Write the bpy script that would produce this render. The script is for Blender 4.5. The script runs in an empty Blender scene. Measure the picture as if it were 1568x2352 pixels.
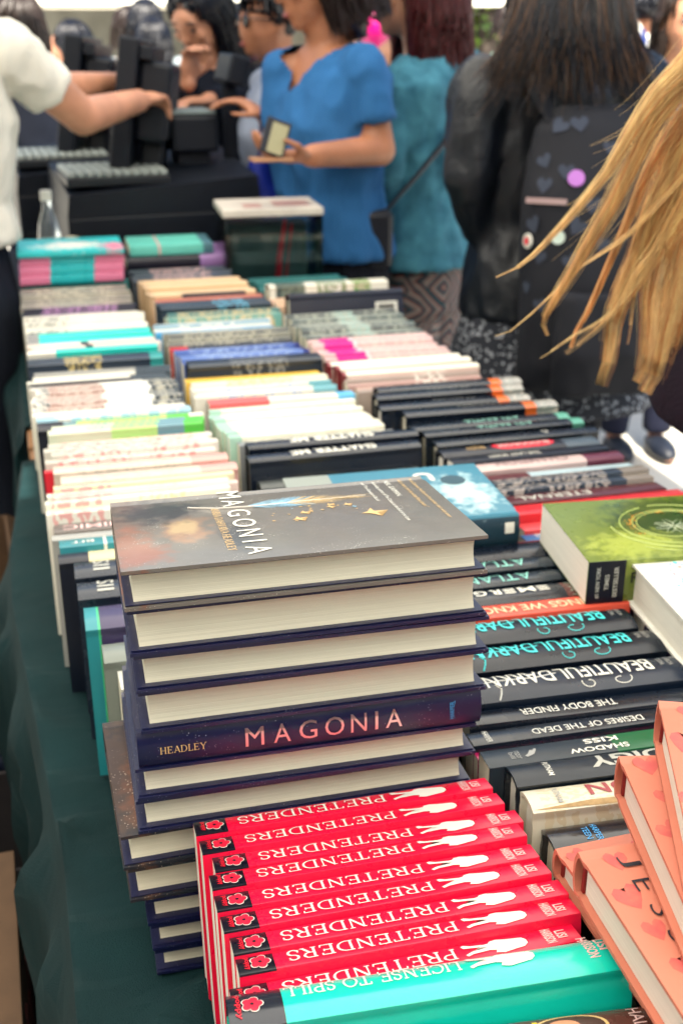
import bpy, bmesh, math, random
from mathutils import Vector, Matrix, Euler, noise
R = math.radians
random.seed(7)
SC = bpy.context.scene
COL = SC.collection

# ---------------------------------------------------------------- camera
PITCH, YAW, CAMH, FPX = 23.2, 15.4, 1.39, 2650.0
cam_d = bpy.data.cameras.new('camera')
cam = bpy.data.objects.new('camera', cam_d); COL.objects.link(cam); SC.camera = cam
cam.location = (0, 0, CAMH)
cam.rotation_euler = (R(90 - PITCH), 0, R(-YAW))
cam_d.sensor_fit = 'VERTICAL'; cam_d.sensor_height = 24.0
cam_d.lens = 24.0 * FPX / 2352.0
cam_d.clip_start = 0.05; cam_d.clip_end = 500
cam_d.dof.use_dof = True
cam_d.dof.focus_distance = 0.735
cam_d.dof.aperture_fstop = 5.8
SC.render.resolution_x, SC.render.resolution_y = 682, 1024

# ---------------------------------------------------------------- light
SUN_EL, SUN_AZ = 58.0, -165.0            # azimuth clockwise from +Y
w = bpy.data.worlds.new('World'); SC.world = w; w.use_nodes = True
nt = w.node_tree; bg = nt.nodes['Background']
sky = nt.nodes.new('ShaderNodeTexSky'); sky.sky_type = 'NISHITA'; sky.sun_disc = False
sky.sun_elevation = R(SUN_EL); sky.sun_rotation = R(SUN_AZ)
sky.air_density = 1.3; sky.dust_density = 2.5
nt.links.new(sky.outputs[0], bg.inputs[0]); bg.inputs[1].default_value = 0.09
sl = bpy.data.lights.new('sun', 'SUN'); sl.energy = 5.0; sl.angle = R(0.6); sl.color = (1, .92, .79)
so = bpy.data.objects.new('sun', sl); COL.objects.link(so)
so.rotation_euler = (R(90 - SUN_EL), 0, R(180 - SUN_AZ)); so.location = (0, 0, 8)
SC.view_settings.view_transform = 'Standard'; SC.view_settings.look = 'None'
SC.view_settings.exposure = 1.6; SC.view_settings.gamma = 1.0
SC.render.engine = 'CYCLES'

# ---------------------------------------------------------------- helpers
_p, _y = R(PITCH), R(YAW)
FWD = Vector((math.sin(_y) * math.cos(_p), math.cos(_y) * math.cos(_p), -math.sin(_p)))
RGT = Vector((math.cos(_y), -math.sin(_y), 0)); UPV = RGT.cross(FWD)
def _ray(x, y): return FWD + RGT * ((x - 784) / FPX) - UPV * ((y - 1176) / FPX)
def atY(x, y, Y):                      # surveyed point: sight line met with the plane Y
    d = _ray(x, y); return Vector((0, 0, CAMH)) + d * (Y / d.y)
def atZ(x, y, z):
    d = _ray(x, y); return Vector((0, 0, CAMH)) + d * ((z - CAMH) / d.z)

def tag(o, label=None, cat=None, group=None, kind=None):
    if label: o['label'] = label
    if cat: o['category'] = cat
    if group: o['group'] = group
    if kind: o['kind'] = kind
    return o
def obj(name, bm, mat, parent=None, smooth=False):
    if isinstance(bm, bmesh.types.BMesh):
        me = bpy.data.meshes.new(name); bm.to_mesh(me); bm.free()
    else: me = bm
    if mat is not None:
        me.materials.clear()
        for m in (mat if isinstance(mat, (list, tuple)) else [mat]): me.materials.append(m)
    if smooth:
        for p in me.polygons: p.use_smooth = True
    o = bpy.data.objects.new(name, me); COL.objects.link(o)
    if parent: o.parent = parent
    return o
def thing(name, label, cat, loc=(0, 0, 0), rot=(0, 0, 0), group=None):
    o = bpy.data.objects.new(name, None); COL.objects.link(o)
    o.location = loc; o.rotation_euler = rot; o.empty_display_size = .05
    return tag(o, label, cat, group)
def copy_tree(o, parent=None):
    c = o.copy(); COL.objects.link(c)
    if parent: c.parent = parent
    for ch in list(o.children): copy_tree(ch, c)
    return c
def bx(bm, x0, x1, y0, y1, z0, z1, bev=0, mi=0):
    before = set(bm.verts) if bev else None
    vs = [bm.verts.new((x, y, z)) for z in (z0, z1) for y in (y0, y1) for x in (x0, x1)]
    fs = [(0, 2, 3, 1), (4, 5, 7, 6), (0, 1, 5, 4), (2, 6, 7, 3), (0, 4, 6, 2), (1, 3, 7, 5)]
    nf = [bm.faces.new([vs[i] for i in f]) for f in fs]
    for f in nf: f.material_index = mi
    if bev:
        es = list({e for f in nf for e in f.edges})
        r = bmesh.ops.bevel(bm, geom=es, offset=bev, segments=2, affect='EDGES', profile=.5)
        for f in r['faces']: f.material_index = mi
        return [v for v in bm.verts if v not in before]
    return vs
def box_bm(*a, **k):
    bm = bmesh.new(); bx(bm, *a, **k); return bm
def xform(bm, verts, M): bmesh.ops.transform(bm, matrix=M, verts=verts)
def basis(z, hint=Vector((0, 0, 1))):
    z = z.normalized()
    if abs(z.dot(hint)) > .98: hint = Vector((1, 0, 0))
    x = hint.cross(z).normalized(); return x, z.cross(x), z
def tube(bm, pts, rad, n=10, caps=True, flat=1.0, hint=Vector((0, 0, 1))):
    pts = [Vector(p) for p in pts]; rings = []
    if not isinstance(rad, (list, tuple)): rad = [rad] * len(pts)
    for i, p in enumerate(pts):
        t = (pts[min(i + 1, len(pts) - 1)] - pts[max(i - 1, 0)])
        a, b, _ = basis(t, hint)
        rings.append([bm.verts.new(p + (a * math.cos(2 * math.pi * k / n) + b * math.sin(2 * math.pi * k / n) * flat) * rad[i]) for k in range(n)])
    for r0, r1 in zip(rings, rings[1:]):
        for k in range(n):
            bm.faces.new((r0[k], r0[(k + 1) % n], r1[(k + 1) % n], r1[k]))
    if caps:
        bm.faces.new(rings[0][::-1]); bm.faces.new(rings[-1])
    return rings
def ell(bm, c, r, rot=None, seg=16):
    M = Matrix.Translation(Vector(c)) @ (rot.to_4x4() if rot else Matrix.Identity(4)) @ Matrix.Diagonal((*r, 1))
    return bmesh.ops.create_uvsphere(bm, u_segments=seg, v_segments=max(6, seg * 2 // 3), radius=1, matrix=M)['verts']
def capsule(bm, p, q, r0, r1, n=12):
    p, q = Vector(p), Vector(q)
    ell(bm, p, (r0,) * 3, seg=n); ell(bm, q, (r1,) * 3, seg=n)
    tube(bm, [p, q], [r0, r1], n)
def loft(bm, rings, n=24):
    """rings: (centre, rx, ry, yaw clockwise from +Y in degrees)"""
    out = []
    for c, rx, ry, yw in rings:
        c = Vector(c); a = R(yw); r = Vector((math.cos(a), -math.sin(a), 0)); f = Vector((math.sin(a), math.cos(a), 0))
        ring = []
        for k in range(n):
            t = 2 * math.pi * k / n; ct, st = math.cos(t), math.sin(t)
            e = .85
            ring.append(bm.verts.new(c + r * rx * math.copysign(abs(ct) ** e, ct) + f * ry * math.copysign(abs(st) ** e, st)))
        out.append(ring)
    for r0, r1 in zip(out, out[1:]):
        for k in range(n): bm.faces.new((r0[k], r0[(k + 1) % n], r1[(k + 1) % n], r1[k]))
    bm.faces.new(out[0][::-1]); bm.faces.new(out[-1])
def fuse(bm, voxel, smooth=4, fold=0, fscale=18, seed=0, stretch=(1, 1, .45)):
    """one continuous skin from overlapping volumes"""
    bmesh.ops.recalc_face_normals(bm, faces=bm.faces)
    me = bpy.data.meshes.new('tmp'); bm.to_mesh(me); bm.free()
    o = bpy.data.objects.new('tmp', me); COL.objects.link(o)
    m = o.modifiers.new('r', 'REMESH'); m.mode = 'VOXEL'; m.voxel_size = voxel; m.use_smooth_shade = True
    if smooth:
        s = o.modifiers.new('s', 'SMOOTH'); s.factor = .5; s.iterations = smooth
    dg = bpy.context.evaluated_depsgraph_get()
    out = bpy.data.meshes.new_from_object(o.evaluated_get(dg))
    bpy.data.objects.remove(o); bpy.data.meshes.remove(me)
    if fold:
        nr = [v.normal.copy() for v in out.vertices]
        for v, nn in zip(out.vertices, nr):
            q = Vector((v.co.x * stretch[0], v.co.y * stretch[1], v.co.z * stretch[2])) * fscale + Vector((seed * 7.1, seed * 3.3, seed))
            d = noise.noise(q) + .5 * noise.noise(q * 2.1)
            d = .55 - abs(d) * 1.15
            v.co += nn * fold * d
    for p in out.polygons: p.use_smooth = True
    return out

# ---------------------------------------------------------------- materials
def K(c):
    """grading put into the base colours: stronger contrast, shadows tinted blue through the blacks"""
    c = [min(.86, x ** 1.27) for x in c]; t = max(0, 1 - max(c) / .12) * (1 - (max(c) - min(c)) / (max(c) + 1e-4))
    return (c[0] * (1 - .45 * t), c[1] * (1 - .05 * t) + .0006 * t, c[2] * (1 + .5 * t) + .004 * t)
def newmat(name):
    m = bpy.data.materials.new(name); m.use_nodes = True
    n = m.node_tree.nodes; return m, n, m.node_tree.links, n['Principled BSDF']
_mc = {}
def PM(name, c, rough=.5, var=.08, vs=30, bump=0, bs=200, metal=0, spec=.5, sss=0, coat=0, stretch=(1, 1, 1), trans=0, alpha=1, c2=None):
    if name in _mc: return _mc[name]
    m, n, l, b = newmat(name)
    b.inputs['Roughness'].default_value = rough; b.inputs['Metallic'].default_value = metal
    b.inputs['Specular IOR Level'].default_value = spec
    if coat: b.inputs['Coat Weight'].default_value = coat; b.inputs['Coat Roughness'].default_value = .15
    if sss: b.inputs['Subsurface Weight'].default_value = sss; b.inputs['Subsurface Radius'].default_value = (.02, .008, .004)
    if trans: b.inputs['Transmission Weight'].default_value = trans
    if alpha < 1: b.inputs['Alpha'].default_value = alpha
    tc = n.new('ShaderNodeTexCoord'); mp = n.new('ShaderNodeMapping'); mp.inputs['Scale'].default_value = stretch
    l.new(tc.outputs['Object'], mp.inputs['Vector'])
    nz = n.new('ShaderNodeTexNoise'); nz.inputs['Scale'].default_value = vs; nz.inputs['Detail'].default_value = 5
    l.new(mp.outputs[0], nz.inputs['Vector'])
    rp = n.new('ShaderNodeValToRGB'); rp.color_ramp.elements[0].position = .3; rp.color_ramp.elements[1].position = .7
    c = K(c); c2 = K(c2) if c2 else None
    c2a = c2 if c2 else [min(1, x * (1 + var)) for x in c]
    c1a = c if c2 else [x * (1 - var) for x in c]
    rp.color_ramp.elements[0].color = (*c1a, 1); rp.color_ramp.elements[1].color = (*c2a, 1)
    l.new(nz.outputs['Fac'], rp.inputs[0]); l.new(rp.outputs[0], b.inputs['Base Color'])
    if bump:
        nb = n.new('ShaderNodeTexNoise'); nb.inputs['Scale'].default_value = bs; nb.inputs['Detail'].default_value = 3
        l.new(mp.outputs[0], nb.inputs['Vector'])
        bp = n.new('ShaderNodeBump'); bp.inputs['Strength'].default_value = bump; bp.inputs['Distance'].default_value = .01
        l.new(nb.outputs['Fac'], bp.inputs['Height']); l.new(bp.outputs[0], b.inputs['Normal'])
    _mc[name] = m; return m
_jn = [0]
def jacket(c, bands=(), prints=(), rough=.36, spec=.5, coat=0, speck=None, blobs=()):
    """printed cover: flat colour, colour fields between two places along the spine, blotchy print, specks"""
    key = ('j', tuple(c), tuple(bands), tuple(prints), rough, spec, coat, speck, tuple(blobs))
    if key in _mc: return _mc[key]
    _jn[0] += 1
    c = K(c); bands = [(q[0], q[1], K(q[2])) + tuple(q[3:]) for q in bands]; prints = [(q[0], q[1], K(q[2])) for q in prints]; blobs = [(q[0], q[1], K(q[2])) for q in blobs]
    m, n, l, b = newmat('printed_cover_%d' % _jn[0])
    b.inputs['Specular IOR Level'].default_value = spec
    b.inputs['Coat Weight'].default_value = coat or .1; b.inputs['Coat Roughness'].default_value = .14
    tc = n.new('ShaderNodeTexCoord'); sx = n.new('ShaderNodeSeparateXYZ'); l.new(tc.outputs['Object'], sx.inputs[0])
    def math_(op, a, bb, cl=False):
        x = n.new('ShaderNodeMath'); x.operation = op; x.use_clamp = cl
        for i, v in enumerate((a, bb)):
            if isinstance(v, (int, float)): x.inputs[i].default_value = v
            else: l.new(v, x.inputs[i])
        return x.outputs[0]
    def mix(f, a, bcol):
        x = n.new('ShaderNodeMix'); x.data_type = 'RGBA'
        l.new(f, x.inputs[0])
        if isinstance(a, tuple): x.inputs[6].default_value = (*a, 1)
        else: l.new(a, x.inputs[6])
        if isinstance(bcol, tuple): x.inputs[7].default_value = (*bcol, 1)
        else: l.new(bcol, x.inputs[7])
        return x.outputs[2]
    nz = n.new('ShaderNodeTexNoise'); nz.inputs['Scale'].default_value = 25; nz.inputs['Detail'].default_value = 6
    l.new(tc.outputs['Object'], nz.inputs['Vector'])
    col = mix(nz.outputs['Fac'], tuple(x * .88 for x in c), tuple(min(1, x * 1.1) for x in c))
    def between(x0, x1):
        return math_('MULTIPLY', math_('GREATER_THAN', sx.outputs[0], x0), math_('LESS_THAN', sx.outputs[0], x1))
    for bd in bands:
        f = between(bd[0], bd[1])
        if len(bd) > 3: f = math_('MULTIPLY', f, math_('GREATER_THAN', sx.outputs[2], bd[3]))
        col = mix(f, col, bd[2])
    for i, (x0, x1, cc) in enumerate(prints):
        mp = n.new('ShaderNodeMapping'); mp.inputs['Scale'].default_value = (170, 420, 60); mp.inputs['Location'].default_value = (i * 3.7 + _jn[0], 0, 0)
        l.new(tc.outputs['Object'], mp.inputs[0])
        t = n.new('ShaderNodeTexNoise'); t.inputs['Scale'].default_value = 1; t.inputs['Detail'].default_value = 1
        l.new(mp.outputs[0], t.inputs['Vector'])
        f = math_('MULTIPLY', math_('GREATER_THAN', t.outputs['Fac'], .53), between(x0, x1))
        col = mix(f, col, cc)
    for (cx, cy, cz), rad, cc in blobs:
        d = n.new('ShaderNodeVectorMath'); d.operation = 'SUBTRACT'; l.new(tc.outputs['Object'], d.inputs[0]); d.inputs[1].default_value = (cx, cy, cz)
        dv = n.new('ShaderNodeVectorMath'); dv.operation = 'DIVIDE'; l.new(d.outputs[0], dv.inputs[0]); dv.inputs[1].default_value = rad
        ln = n.new('ShaderNodeVectorMath'); ln.operation = 'LENGTH'; l.new(dv.outputs[0], ln.inputs[0])
        n2 = n.new('ShaderNodeTexNoise'); n2.inputs['Scale'].default_value = 90; n2.inputs['Detail'].default_value = 8; l.new(tc.outputs['Object'], n2.inputs['Vector'])
        e = math_('ADD', ln.outputs['Value'], math_('MULTIPLY', math_('SUBTRACT', n2.outputs['Fac'], .5), 2.2))
        f = math_('MULTIPLY', math_('SUBTRACT', 1.15, e, True), 1.6, True)
        col = mix(f, col, cc)
    if speck:
        sc, th, cc = speck
        v = n.new('ShaderNodeTexVoronoi'); v.inputs['Scale'].default_value = sc; l.new(tc.outputs['Object'], v.inputs['Vector'])
        n3 = n.new('ShaderNodeTexNoise'); n3.inputs['Scale'].default_value = 45; l.new(tc.outputs['Object'], n3.inputs['Vector'])
        f = math_('LESS_THAN', v.outputs['Distance'], math_('MULTIPLY', math_('SUBTRACT', n3.outputs['Fac'], .42, True), th))
        col = mix(f, col, cc)
    l.new(col, b.inputs['Base Color'])
    r2 = n.new('ShaderNodeTexNoise'); r2.inputs['Scale'].default_value = 60; r2.inputs['Detail'].default_value = 6; l.new(tc.outputs['Object'], r2.inputs['Vector'])
    l.new(math_('ADD', math_('MULTIPLY', math_('SUBTRACT', r2.outputs['Fac'], .5), .25), rough), b.inputs['Roughness'])
    bp = n.new('ShaderNodeBump'); bp.inputs['Strength'].default_value = .12; bp.inputs['Distance'].default_value = .004
    n4 = n.new('ShaderNodeTexNoise'); n4.inputs['Scale'].default_value = 35; n4.inputs['Detail'].default_value = 4; l.new(tc.outputs['Object'], n4.inputs['Vector'])
    l.new(n4.outputs['Fac'], bp.inputs['Height']); l.new(bp.outputs[0], b.inputs['Normal'])
    _mc[key] = m; return m
def pages_mat(name, c):
    if name in _mc: return _mc[name]
    m, n, l, b = newmat(name); b.inputs['Roughness'].default_value = .85; b.inputs['Specular IOR Level'].default_value = .2
    tc = n.new('ShaderNodeTexCoord')
    out = None
    for sc, amt in (((3, 900, 3), .1), ((7, 2600, 7), .12), ((14, 260, 14), .06)):
        mp = n.new('ShaderNodeMapping'); mp.inputs['Scale'].default_value = sc; l.new(tc.outputs['Object'], mp.inputs[0])
        t = n.new('ShaderNodeTexNoise'); t.inputs['Scale'].default_value = 1; t.inputs['Detail'].default_value = 3; l.new(mp.outputs[0], t.inputs['Vector'])
        a = n.new('ShaderNodeMath'); a.operation = 'MULTIPLY_ADD'; l.new(t.outputs['Fac'], a.inputs[0]); a.inputs[1].default_value = amt * 2
        if out is None: a.inputs[2].default_value = 1 - .28
        else: l.new(out, a.inputs[2])
        out = a.outputs[0]
    mx = n.new('ShaderNodeMix'); mx.data_type = 'RGBA'; mx.blend_type = 'MULTIPLY'; mx.inputs[0].default_value = 1
    mx.inputs[6].default_value = (*c, 1); l.new(out, mx.inputs[7]); l.new(mx.outputs[2], b.inputs['Base Color'])
    bp = n.new('ShaderNodeBump'); bp.inputs['Strength'].default_value = .35; bp.inputs['Distance'].default_value = .002
    l.new(out, bp.inputs['Height']); l.new(bp.outputs[0], b.inputs['Normal'])
    _mc[name] = m; return m
CREAM = pages_mat('cream_pages', (.66, .625, .49))
WHITEP = pages_mat('white_pages', (.78, .75, .66))
GREYP = pages_mat('grey_newsprint_pages', (.5, .49, .44))
def ink(name, c, rough=.4, metal=0): return PM('ink_' + name, c, rough, .03, 80, metal=metal)
WHITE = ink('white', (.82, .81, .74)); BLACK = ink('black', (.012, .016, .03)); TEALI = ink('teal', (.12, .72, .72))
GOLD = ink('gold', (.72, .52, .26)); REDI = ink('red', (.78, .03, .07)); YEL = ink('yellow', (.85, .62, .08)); BLUEI = ink('blue', (.1, .42, .75))
GREYI = ink('grey', (.45, .45, .43)); GREENI = ink('green', (.12, .5, .14)); MAUVE = ink('mauve', (.55, .3, .45))
SILVER = ink('silver_foil', (.85, .72, .72), .28, 1.0)  # pink reflection of the red books below is put into the foil colour

# ---------------------------------------------------------------- lettering
_tc = {}
def text_geo(s, bold=0):
    k = (s, bold)
    if k in _tc: return _tc[k]
    c = bpy.data.curves.new('t', 'FONT'); c.body = s; c.size = 1; c.offset = bold; c.resolution_u = 3
    o = bpy.data.objects.new('t', c); COL.objects.link(o)
    dg = bpy.context.evaluated_depsgraph_get()
    me = bpy.data.meshes.new_from_object(o.evaluated_get(dg))
    bpy.data.objects.remove(o); bpy.data.curves.remove(c)
    vs = [v.co.copy() for v in me.vertices]; fs = [tuple(p.vertices) for p in me.polygons]; bpy.data.meshes.remove(me)
    x0, x1 = min(v.x for v in vs), max(v.x for v in vs); y0, y1 = min(v.y for v in vs), max(v.y for v in vs)
    _tc[k] = ([((v.x - x0) / (x1 - x0), (v.y - y0) / (y1 - y0)) for v in vs], fs, (x1 - x0) / (y1 - y0))
    return _tc[k]
def serif_geo(s, thin=.07, thick=.118, wide=1.0):
    """light slab-serif capitals drawn stroke by stroke"""
    k = ('serif', s, thick)
    if k in _tc: return _tc[k]
    V, Fc = [], []
    def quad(a, b, c, d): V.extend((a, b, c, d)); i = len(V); Fc.append((i - 4, i - 3, i - 2, i - 1))
    def st(x0, y0, x1, y1, wd):
        dx, dy = x1 - x0, y1 - y0; L = math.hypot(dx, dy); nx, ny = -dy / L * wd / 2, dx / L * wd / 2
        quad((x0 - nx, y0 - ny), (x1 - nx, y1 - ny), (x1 + nx, y1 + ny), (x0 + nx, y0 + ny))
    def arc(cx, cy, rx, ry, a0, a1, wd, N=18):
        for i in range(N):
            q = []
            for a, rr in ((a0 + (a1 - a0) * i / N, -.5), (a0 + (a1 - a0) * (i + 1) / N, -.5), (a0 + (a1 - a0) * (i + 1) / N, .5), (a0 + (a1 - a0) * i / N, .5)):
                t = R(a); ww = thin + (wd - thin) * abs(math.cos(t))
                q.append((cx + (rx + rr * ww) * math.cos(t), cy + (ry + rr * thin * 1.1) * math.sin(t)))
            quad(*q)
    x = 0
    def stem(px, s0=True, s1=True):
        st(px, 0, px, 1, thick)
        if s0: st(px - .13, thin / 2, px + .13, thin / 2, thin)
        if s1: st(px - .13, 1 - thin / 2, px + .13, 1 - thin / 2, thin)
    for ch in s:
        if ch == ' ': x += .42; continue
        if ch in 'PR':
            stem(x + .15); arc(x + .38, .74, .24, .235, -90, 90, thick)
            st(x + .1, .975, x + .4, .975, thin); st(x + .15, .505, x + .4, .505, thin)
            if ch == 'R': st(x + .36, .5, x + .66, .03, thick); st(x + .58, thin / 2, x + .78, thin / 2, thin)
            x += .82 if ch == 'R' else .76
        elif ch == 'E':
            stem(x + .15); st(x + .1, .975, x + .62, .975, thin); st(x + .15, .52, x + .5, .52, thin); st(x + .1, .025, x + .66, .025, thin)
            st(x + .6, .8, x + .62, 1, thin); st(x + .64, 0, x + .67, .22, thin); st(x + .5, .42, x + .5, .62, thin); x += .82
        elif ch == 'T':
            stem(x + .4, True, False); st(x + .04, .975, x + .76, .975, thin); st(x + .05, .78, x + .06, 1, thin); st(x + .74, 1, x + .75, .78, thin); x += .86
        elif ch == 'N':
            st(x + .15, 0, x + .15, 1, thin); st(x + .02, thin / 2, x + .28, thin / 2, thin); st(x + .02, 1 - thin / 2, x + .18, 1 - thin / 2, thin)
            st(x + .14, .99, x + .72, .01, thick); st(x + .72, 0, x + .72, 1, thin); st(x + .59, 1 - thin / 2, x + .85, 1 - thin / 2, thin); x += .95
        elif ch == 'D':
            stem(x + .15); arc(x + .34, .5, .42, .472, -90, 90, thick); st(x + .1, .972, x + .36, .972, thin); st(x + .1, .028, x + .36, .028, thin); x += .92
        elif ch == 'S':
            arc(x + .3, .745, .21, .225, 25, 270, thick); arc(x + .3, .27, .23, .24, -155, 90, thick)
            st(x + .49, .72, x + .5, .95, thin); st(x + .07, .06, x + .08, .3, thin); x += .64
        elif ch == 'L':
            stem(x + .15); st(x + .1, .025, x + .6, .025, thin); st(x + .58, 0, x + .61, .24, thin); x += .72
        elif ch == 'I': stem(x + .15); x += .36
        elif ch == 'C':
            arc(x + .45, .5, .39, .472, 40, 320, thick); st(x + .75, .72, x + .76, .98, thin); x += .88
        elif ch == 'O': arc(x + .45, .5, .39, .472, 0, 360, thick, 30); x += .95
        elif ch in 'AV':
            a, b = (0, 1) if ch == 'A' else (1, 0)
            st(x + .1, a, x + .42, b, thin); st(x + .42, b, x + .74, a, thick)
            if ch == 'A': st(x + .22, .33, x + .64, .33, thin)
            for px in (.1, .74): st(x + px - .1, (thin / 2 if ch == 'A' else 1 - thin / 2), x + px + .1, (thin / 2 if ch == 'A' else 1 - thin / 2), thin)
            x += .86
        elif ch == 'H':
            stem(x + .15); stem(x + .7); st(x + .15, .5, x + .7, .5, thin); x += .92
        elif ch == 'Y':
            st(x + .4, 0, x + .4, .5, thick); st(x + .08, 1, x + .4, .47, thick); st(x + .72, 1, x + .4, .47, thin); st(x + .28, thin / 2, x + .52, thin / 2, thin)
            st(x - .02, 1 - thin / 2, x + .2, 1 - thin / 2, thin); st(x + .62, 1 - thin / 2, x + .82, 1 - thin / 2, thin); x += .84
        elif ch == 'M':
            st(x + .12, 0, x + .12, 1, thin); st(x + .12, 1, x + .48, .05, thick); st(x + .48, .05, x + .84, 1, thin); st(x + .84, 0, x + .84, 1, thick); x += 1.02
    W = x - .08
    _tc[k] = ([(a / W, b) for a, b in V], Fc, W)
    return _tc[k]
def put_geo(parent, name, geo, c, d, u, wd, h, mat, lift=.0005, surf=None, cuts=0, center=True, spacing=0):
    """flat letters: c centre, d reading direction, u letter-up; surf(x,y,z) follows a rounded spine"""
    vs, fs, asp = geo
    d, u = Vector(d).normalized(), Vector(u).normalized(); nn = d.cross(u)
    if wd is None: wd = h * asp
    bm = bmesh.new(); c = Vector(c)
    bv = [bm.verts.new(c + d * ((x - .5) * wd) + u * ((y - .5) * h) + nn * lift) for x, y in vs]
    for i, f in enumerate(fs):
        try: bm.faces.new([bv[j] for j in f])
        except ValueError: pass
    if geo is not None and len(fs) and len(fs[0]) == 4:       # stroke letters: stagger so that strokes never share a plane
        for i, f in enumerate(bm.faces):
            for v in f.verts: v.co += nn * (1.5e-5 * (i % 9))
    if cuts:
        for k in range(1, cuts):
            p = c + u * ((k / cuts - .5) * h)
            bmesh.ops.bisect_plane(bm, geom=list(bm.verts) + list(bm.edges) + list(bm.faces), plane_co=p, plane_no=u)
    if surf:
        for v in bm.verts: v.co = Vector(surf(v.co))
    return obj(name, bm, mat, parent)
def put_text(parent, name, s, c, d, u, wd, h, mat, bold=0, **k): return put_geo(parent, name, text_geo(s, bold), c, d, u, wd, h, mat, **k)
def put_poly(parent, name, pts, c, d, u, wd, h, mat, lift=.0004, surf=None):
    d, u = Vector(d).normalized(), Vector(u).normalized(); nn = d.cross(u); bm = bmesh.new()
    f = bm.faces.new([bm.verts.new(Vector(c) + d * (x * wd) + u * (y * h) + nn * lift) for x, y in pts])
    bmesh.ops.triangulate(bm, faces=[f])
    if surf:
        for k in range(-7, 8):
            bmesh.ops.bisect_plane(bm, geom=list(bm.verts) + list(bm.edges) + list(bm.faces), plane_co=Vector(c) + u * (h * k / 8), plane_no=u)
        for v in bm.verts: v.co = Vector(surf(v.co))
    bmesh.ops.recalc_face_normals(bm, faces=bm.faces)
    return obj(name, bm, mat, parent)

# ---------------------------------------------------------------- books
def spine_profile(hc, D, T, e=0.0):
    """cross section (y,z) of a cover, outer (e=0) or inset by e; from front fore-edge over the spine to the back fore-edge"""
    h = T / 2 - e; pts = []
    if hc:
        bulge = min(.005, T * .12); zt = D - bulge - e
        pts += [(-h, 0), (-h, zt - .012), (-h + .0012, zt - .008), (-h + .0012, zt - .005), (-h + .0003, zt - .002)]
        for i in range(9):
            t = -1 + 2 * i / 8
            pts.append((h * t * .985, zt + bulge * (1 - abs(t) ** 2.6)))
        pts += [(h - .0003, zt - .002), (h - .0012, zt - .005), (h - .0012, zt - .008), (h, zt - .012), (h, 0)]
    else:
        zt = D - e; r = min(.0012, T * .2)
        pts = [(-h, 0), (-h, zt - r), (-h + r * .3, zt - r * .3), (-h + r, zt), (h - r, zt), (h - r * .3, zt - r * .3), (h, zt - r), (h, 0)]
    return pts
def book(hc, L, D, T, mat, label, loc=(0, 0, 0), rot=(0, 0, 0), pages=None, group=None, edge=None, cat='book', name=None, over=.0045, white_edge=False):
    """stands on its fore-edge, spine up along x; origin on the fore-edge"""
    root = thing(name or ('hardcover_book' if hc else 'paperback_book'), label, cat, loc, rot, group)
    ct = .0024 if hc else .0005
    bm = bmesh.new()
    po, pi = spine_profile(hc, D, T), spine_profile(hc, D, T, ct)
    wob = random.uniform(-.0003, .0003)
    rows = []
    nseg = 6
    for s in range(nseg + 1):
        x = -L / 2 + L * s / nseg; k = wob * math.sin(math.pi * s / nseg)
        rows.append(([bm.verts.new((x, y, z + k)) for y, z in po], [bm.verts.new((x, y, z + k)) for y, z in pi]))
    N = len(po)
    for (a, ai), (b, bi) in zip(rows, rows[1:]):
        for i in range(N - 1):
            bm.faces.new((a[i], b[i], b[i + 1], a[i + 1])); bm.faces.new((ai[i + 1], bi[i + 1], bi[i], ai[i])).material_index = 0 if white_edge == 'ends' else 1
        bm.faces.new((a[0], ai[0], bi[0], b[0])); bm.faces.new((a[-1], b[-1], bi[-1], ai[-1]))
    for (a, ai), fl in ((rows[0], False), (rows[-1], True)):
        for i in range(N - 1):
            q = (a[i], a[i + 1], ai[i + 1], ai[i]); bm.faces.new(q[::-1] if fl else q).material_index = 1 if white_edge else 0
    bmesh.ops.recalc_face_normals(bm, faces=bm.faces)
    cv = obj('cover', bm, [mat, edge or mat], root, smooth=False)
    for p in cv.data.polygons: p.use_smooth = len(p.vertices) == 4 and hc
    try: cv.data.set_sharp_from_angle(angle=R(40))
    except Exception: pass
    ins = over if hc else .00012; h = T / 2 - ct - .0001
    top = D - (min(.005, T * .12) + ct + .004 if hc else ct + .0012)
    bm = bmesh.new(); z0 = over + .0005 if hc else .0003
    # page block, fore-edge slightly hollow on hardcovers
    nn = 8; vr = []
    for s in (0, 1):
        x = (-L / 2 + ins) if s == 0 else (L / 2 - ins); ring = []
        for i in range(nn + 1):
            t = -1 + 2 * i / nn; ring.append(bm.verts.new((x, h * t, z0 + (.0035 * (1 - t * t) if hc else 0))))
        for i in range(nn, -1, -1):
            t = -1 + 2 * i / nn; ring.append(bm.verts.new((x, h * t * (.97 if hc else 1), top)))
        vr.append(ring)
    M = len(vr[0])
    for i in range(M): bm.faces.new((vr[0][i], vr[1][i], vr[1][(i + 1) % M], vr[0][(i + 1) % M]))
    bm.faces.new(vr[0]); bm.faces.new(vr[1][::-1]); bmesh.ops.recalc_face_normals(bm, faces=bm.faces)
    obj('page_block', bm, pages or CREAM, root)
    root['_hc'] = int(hc); root['_L'] = L; root['_D'] = D; root['_T'] = T
    return root
def spine_surf(b):
    hc, D, T = b['_hc'], b['_D'], b['_T']
    if not hc: return None
    bulge = min(.005, T * .12); h = T / 2 * .985
    def f(v): return (v[0], v[1], v[2] - D + D - bulge + bulge * (1 - min(1, abs(v[1]) / h) ** 2.6))
    return f
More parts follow.
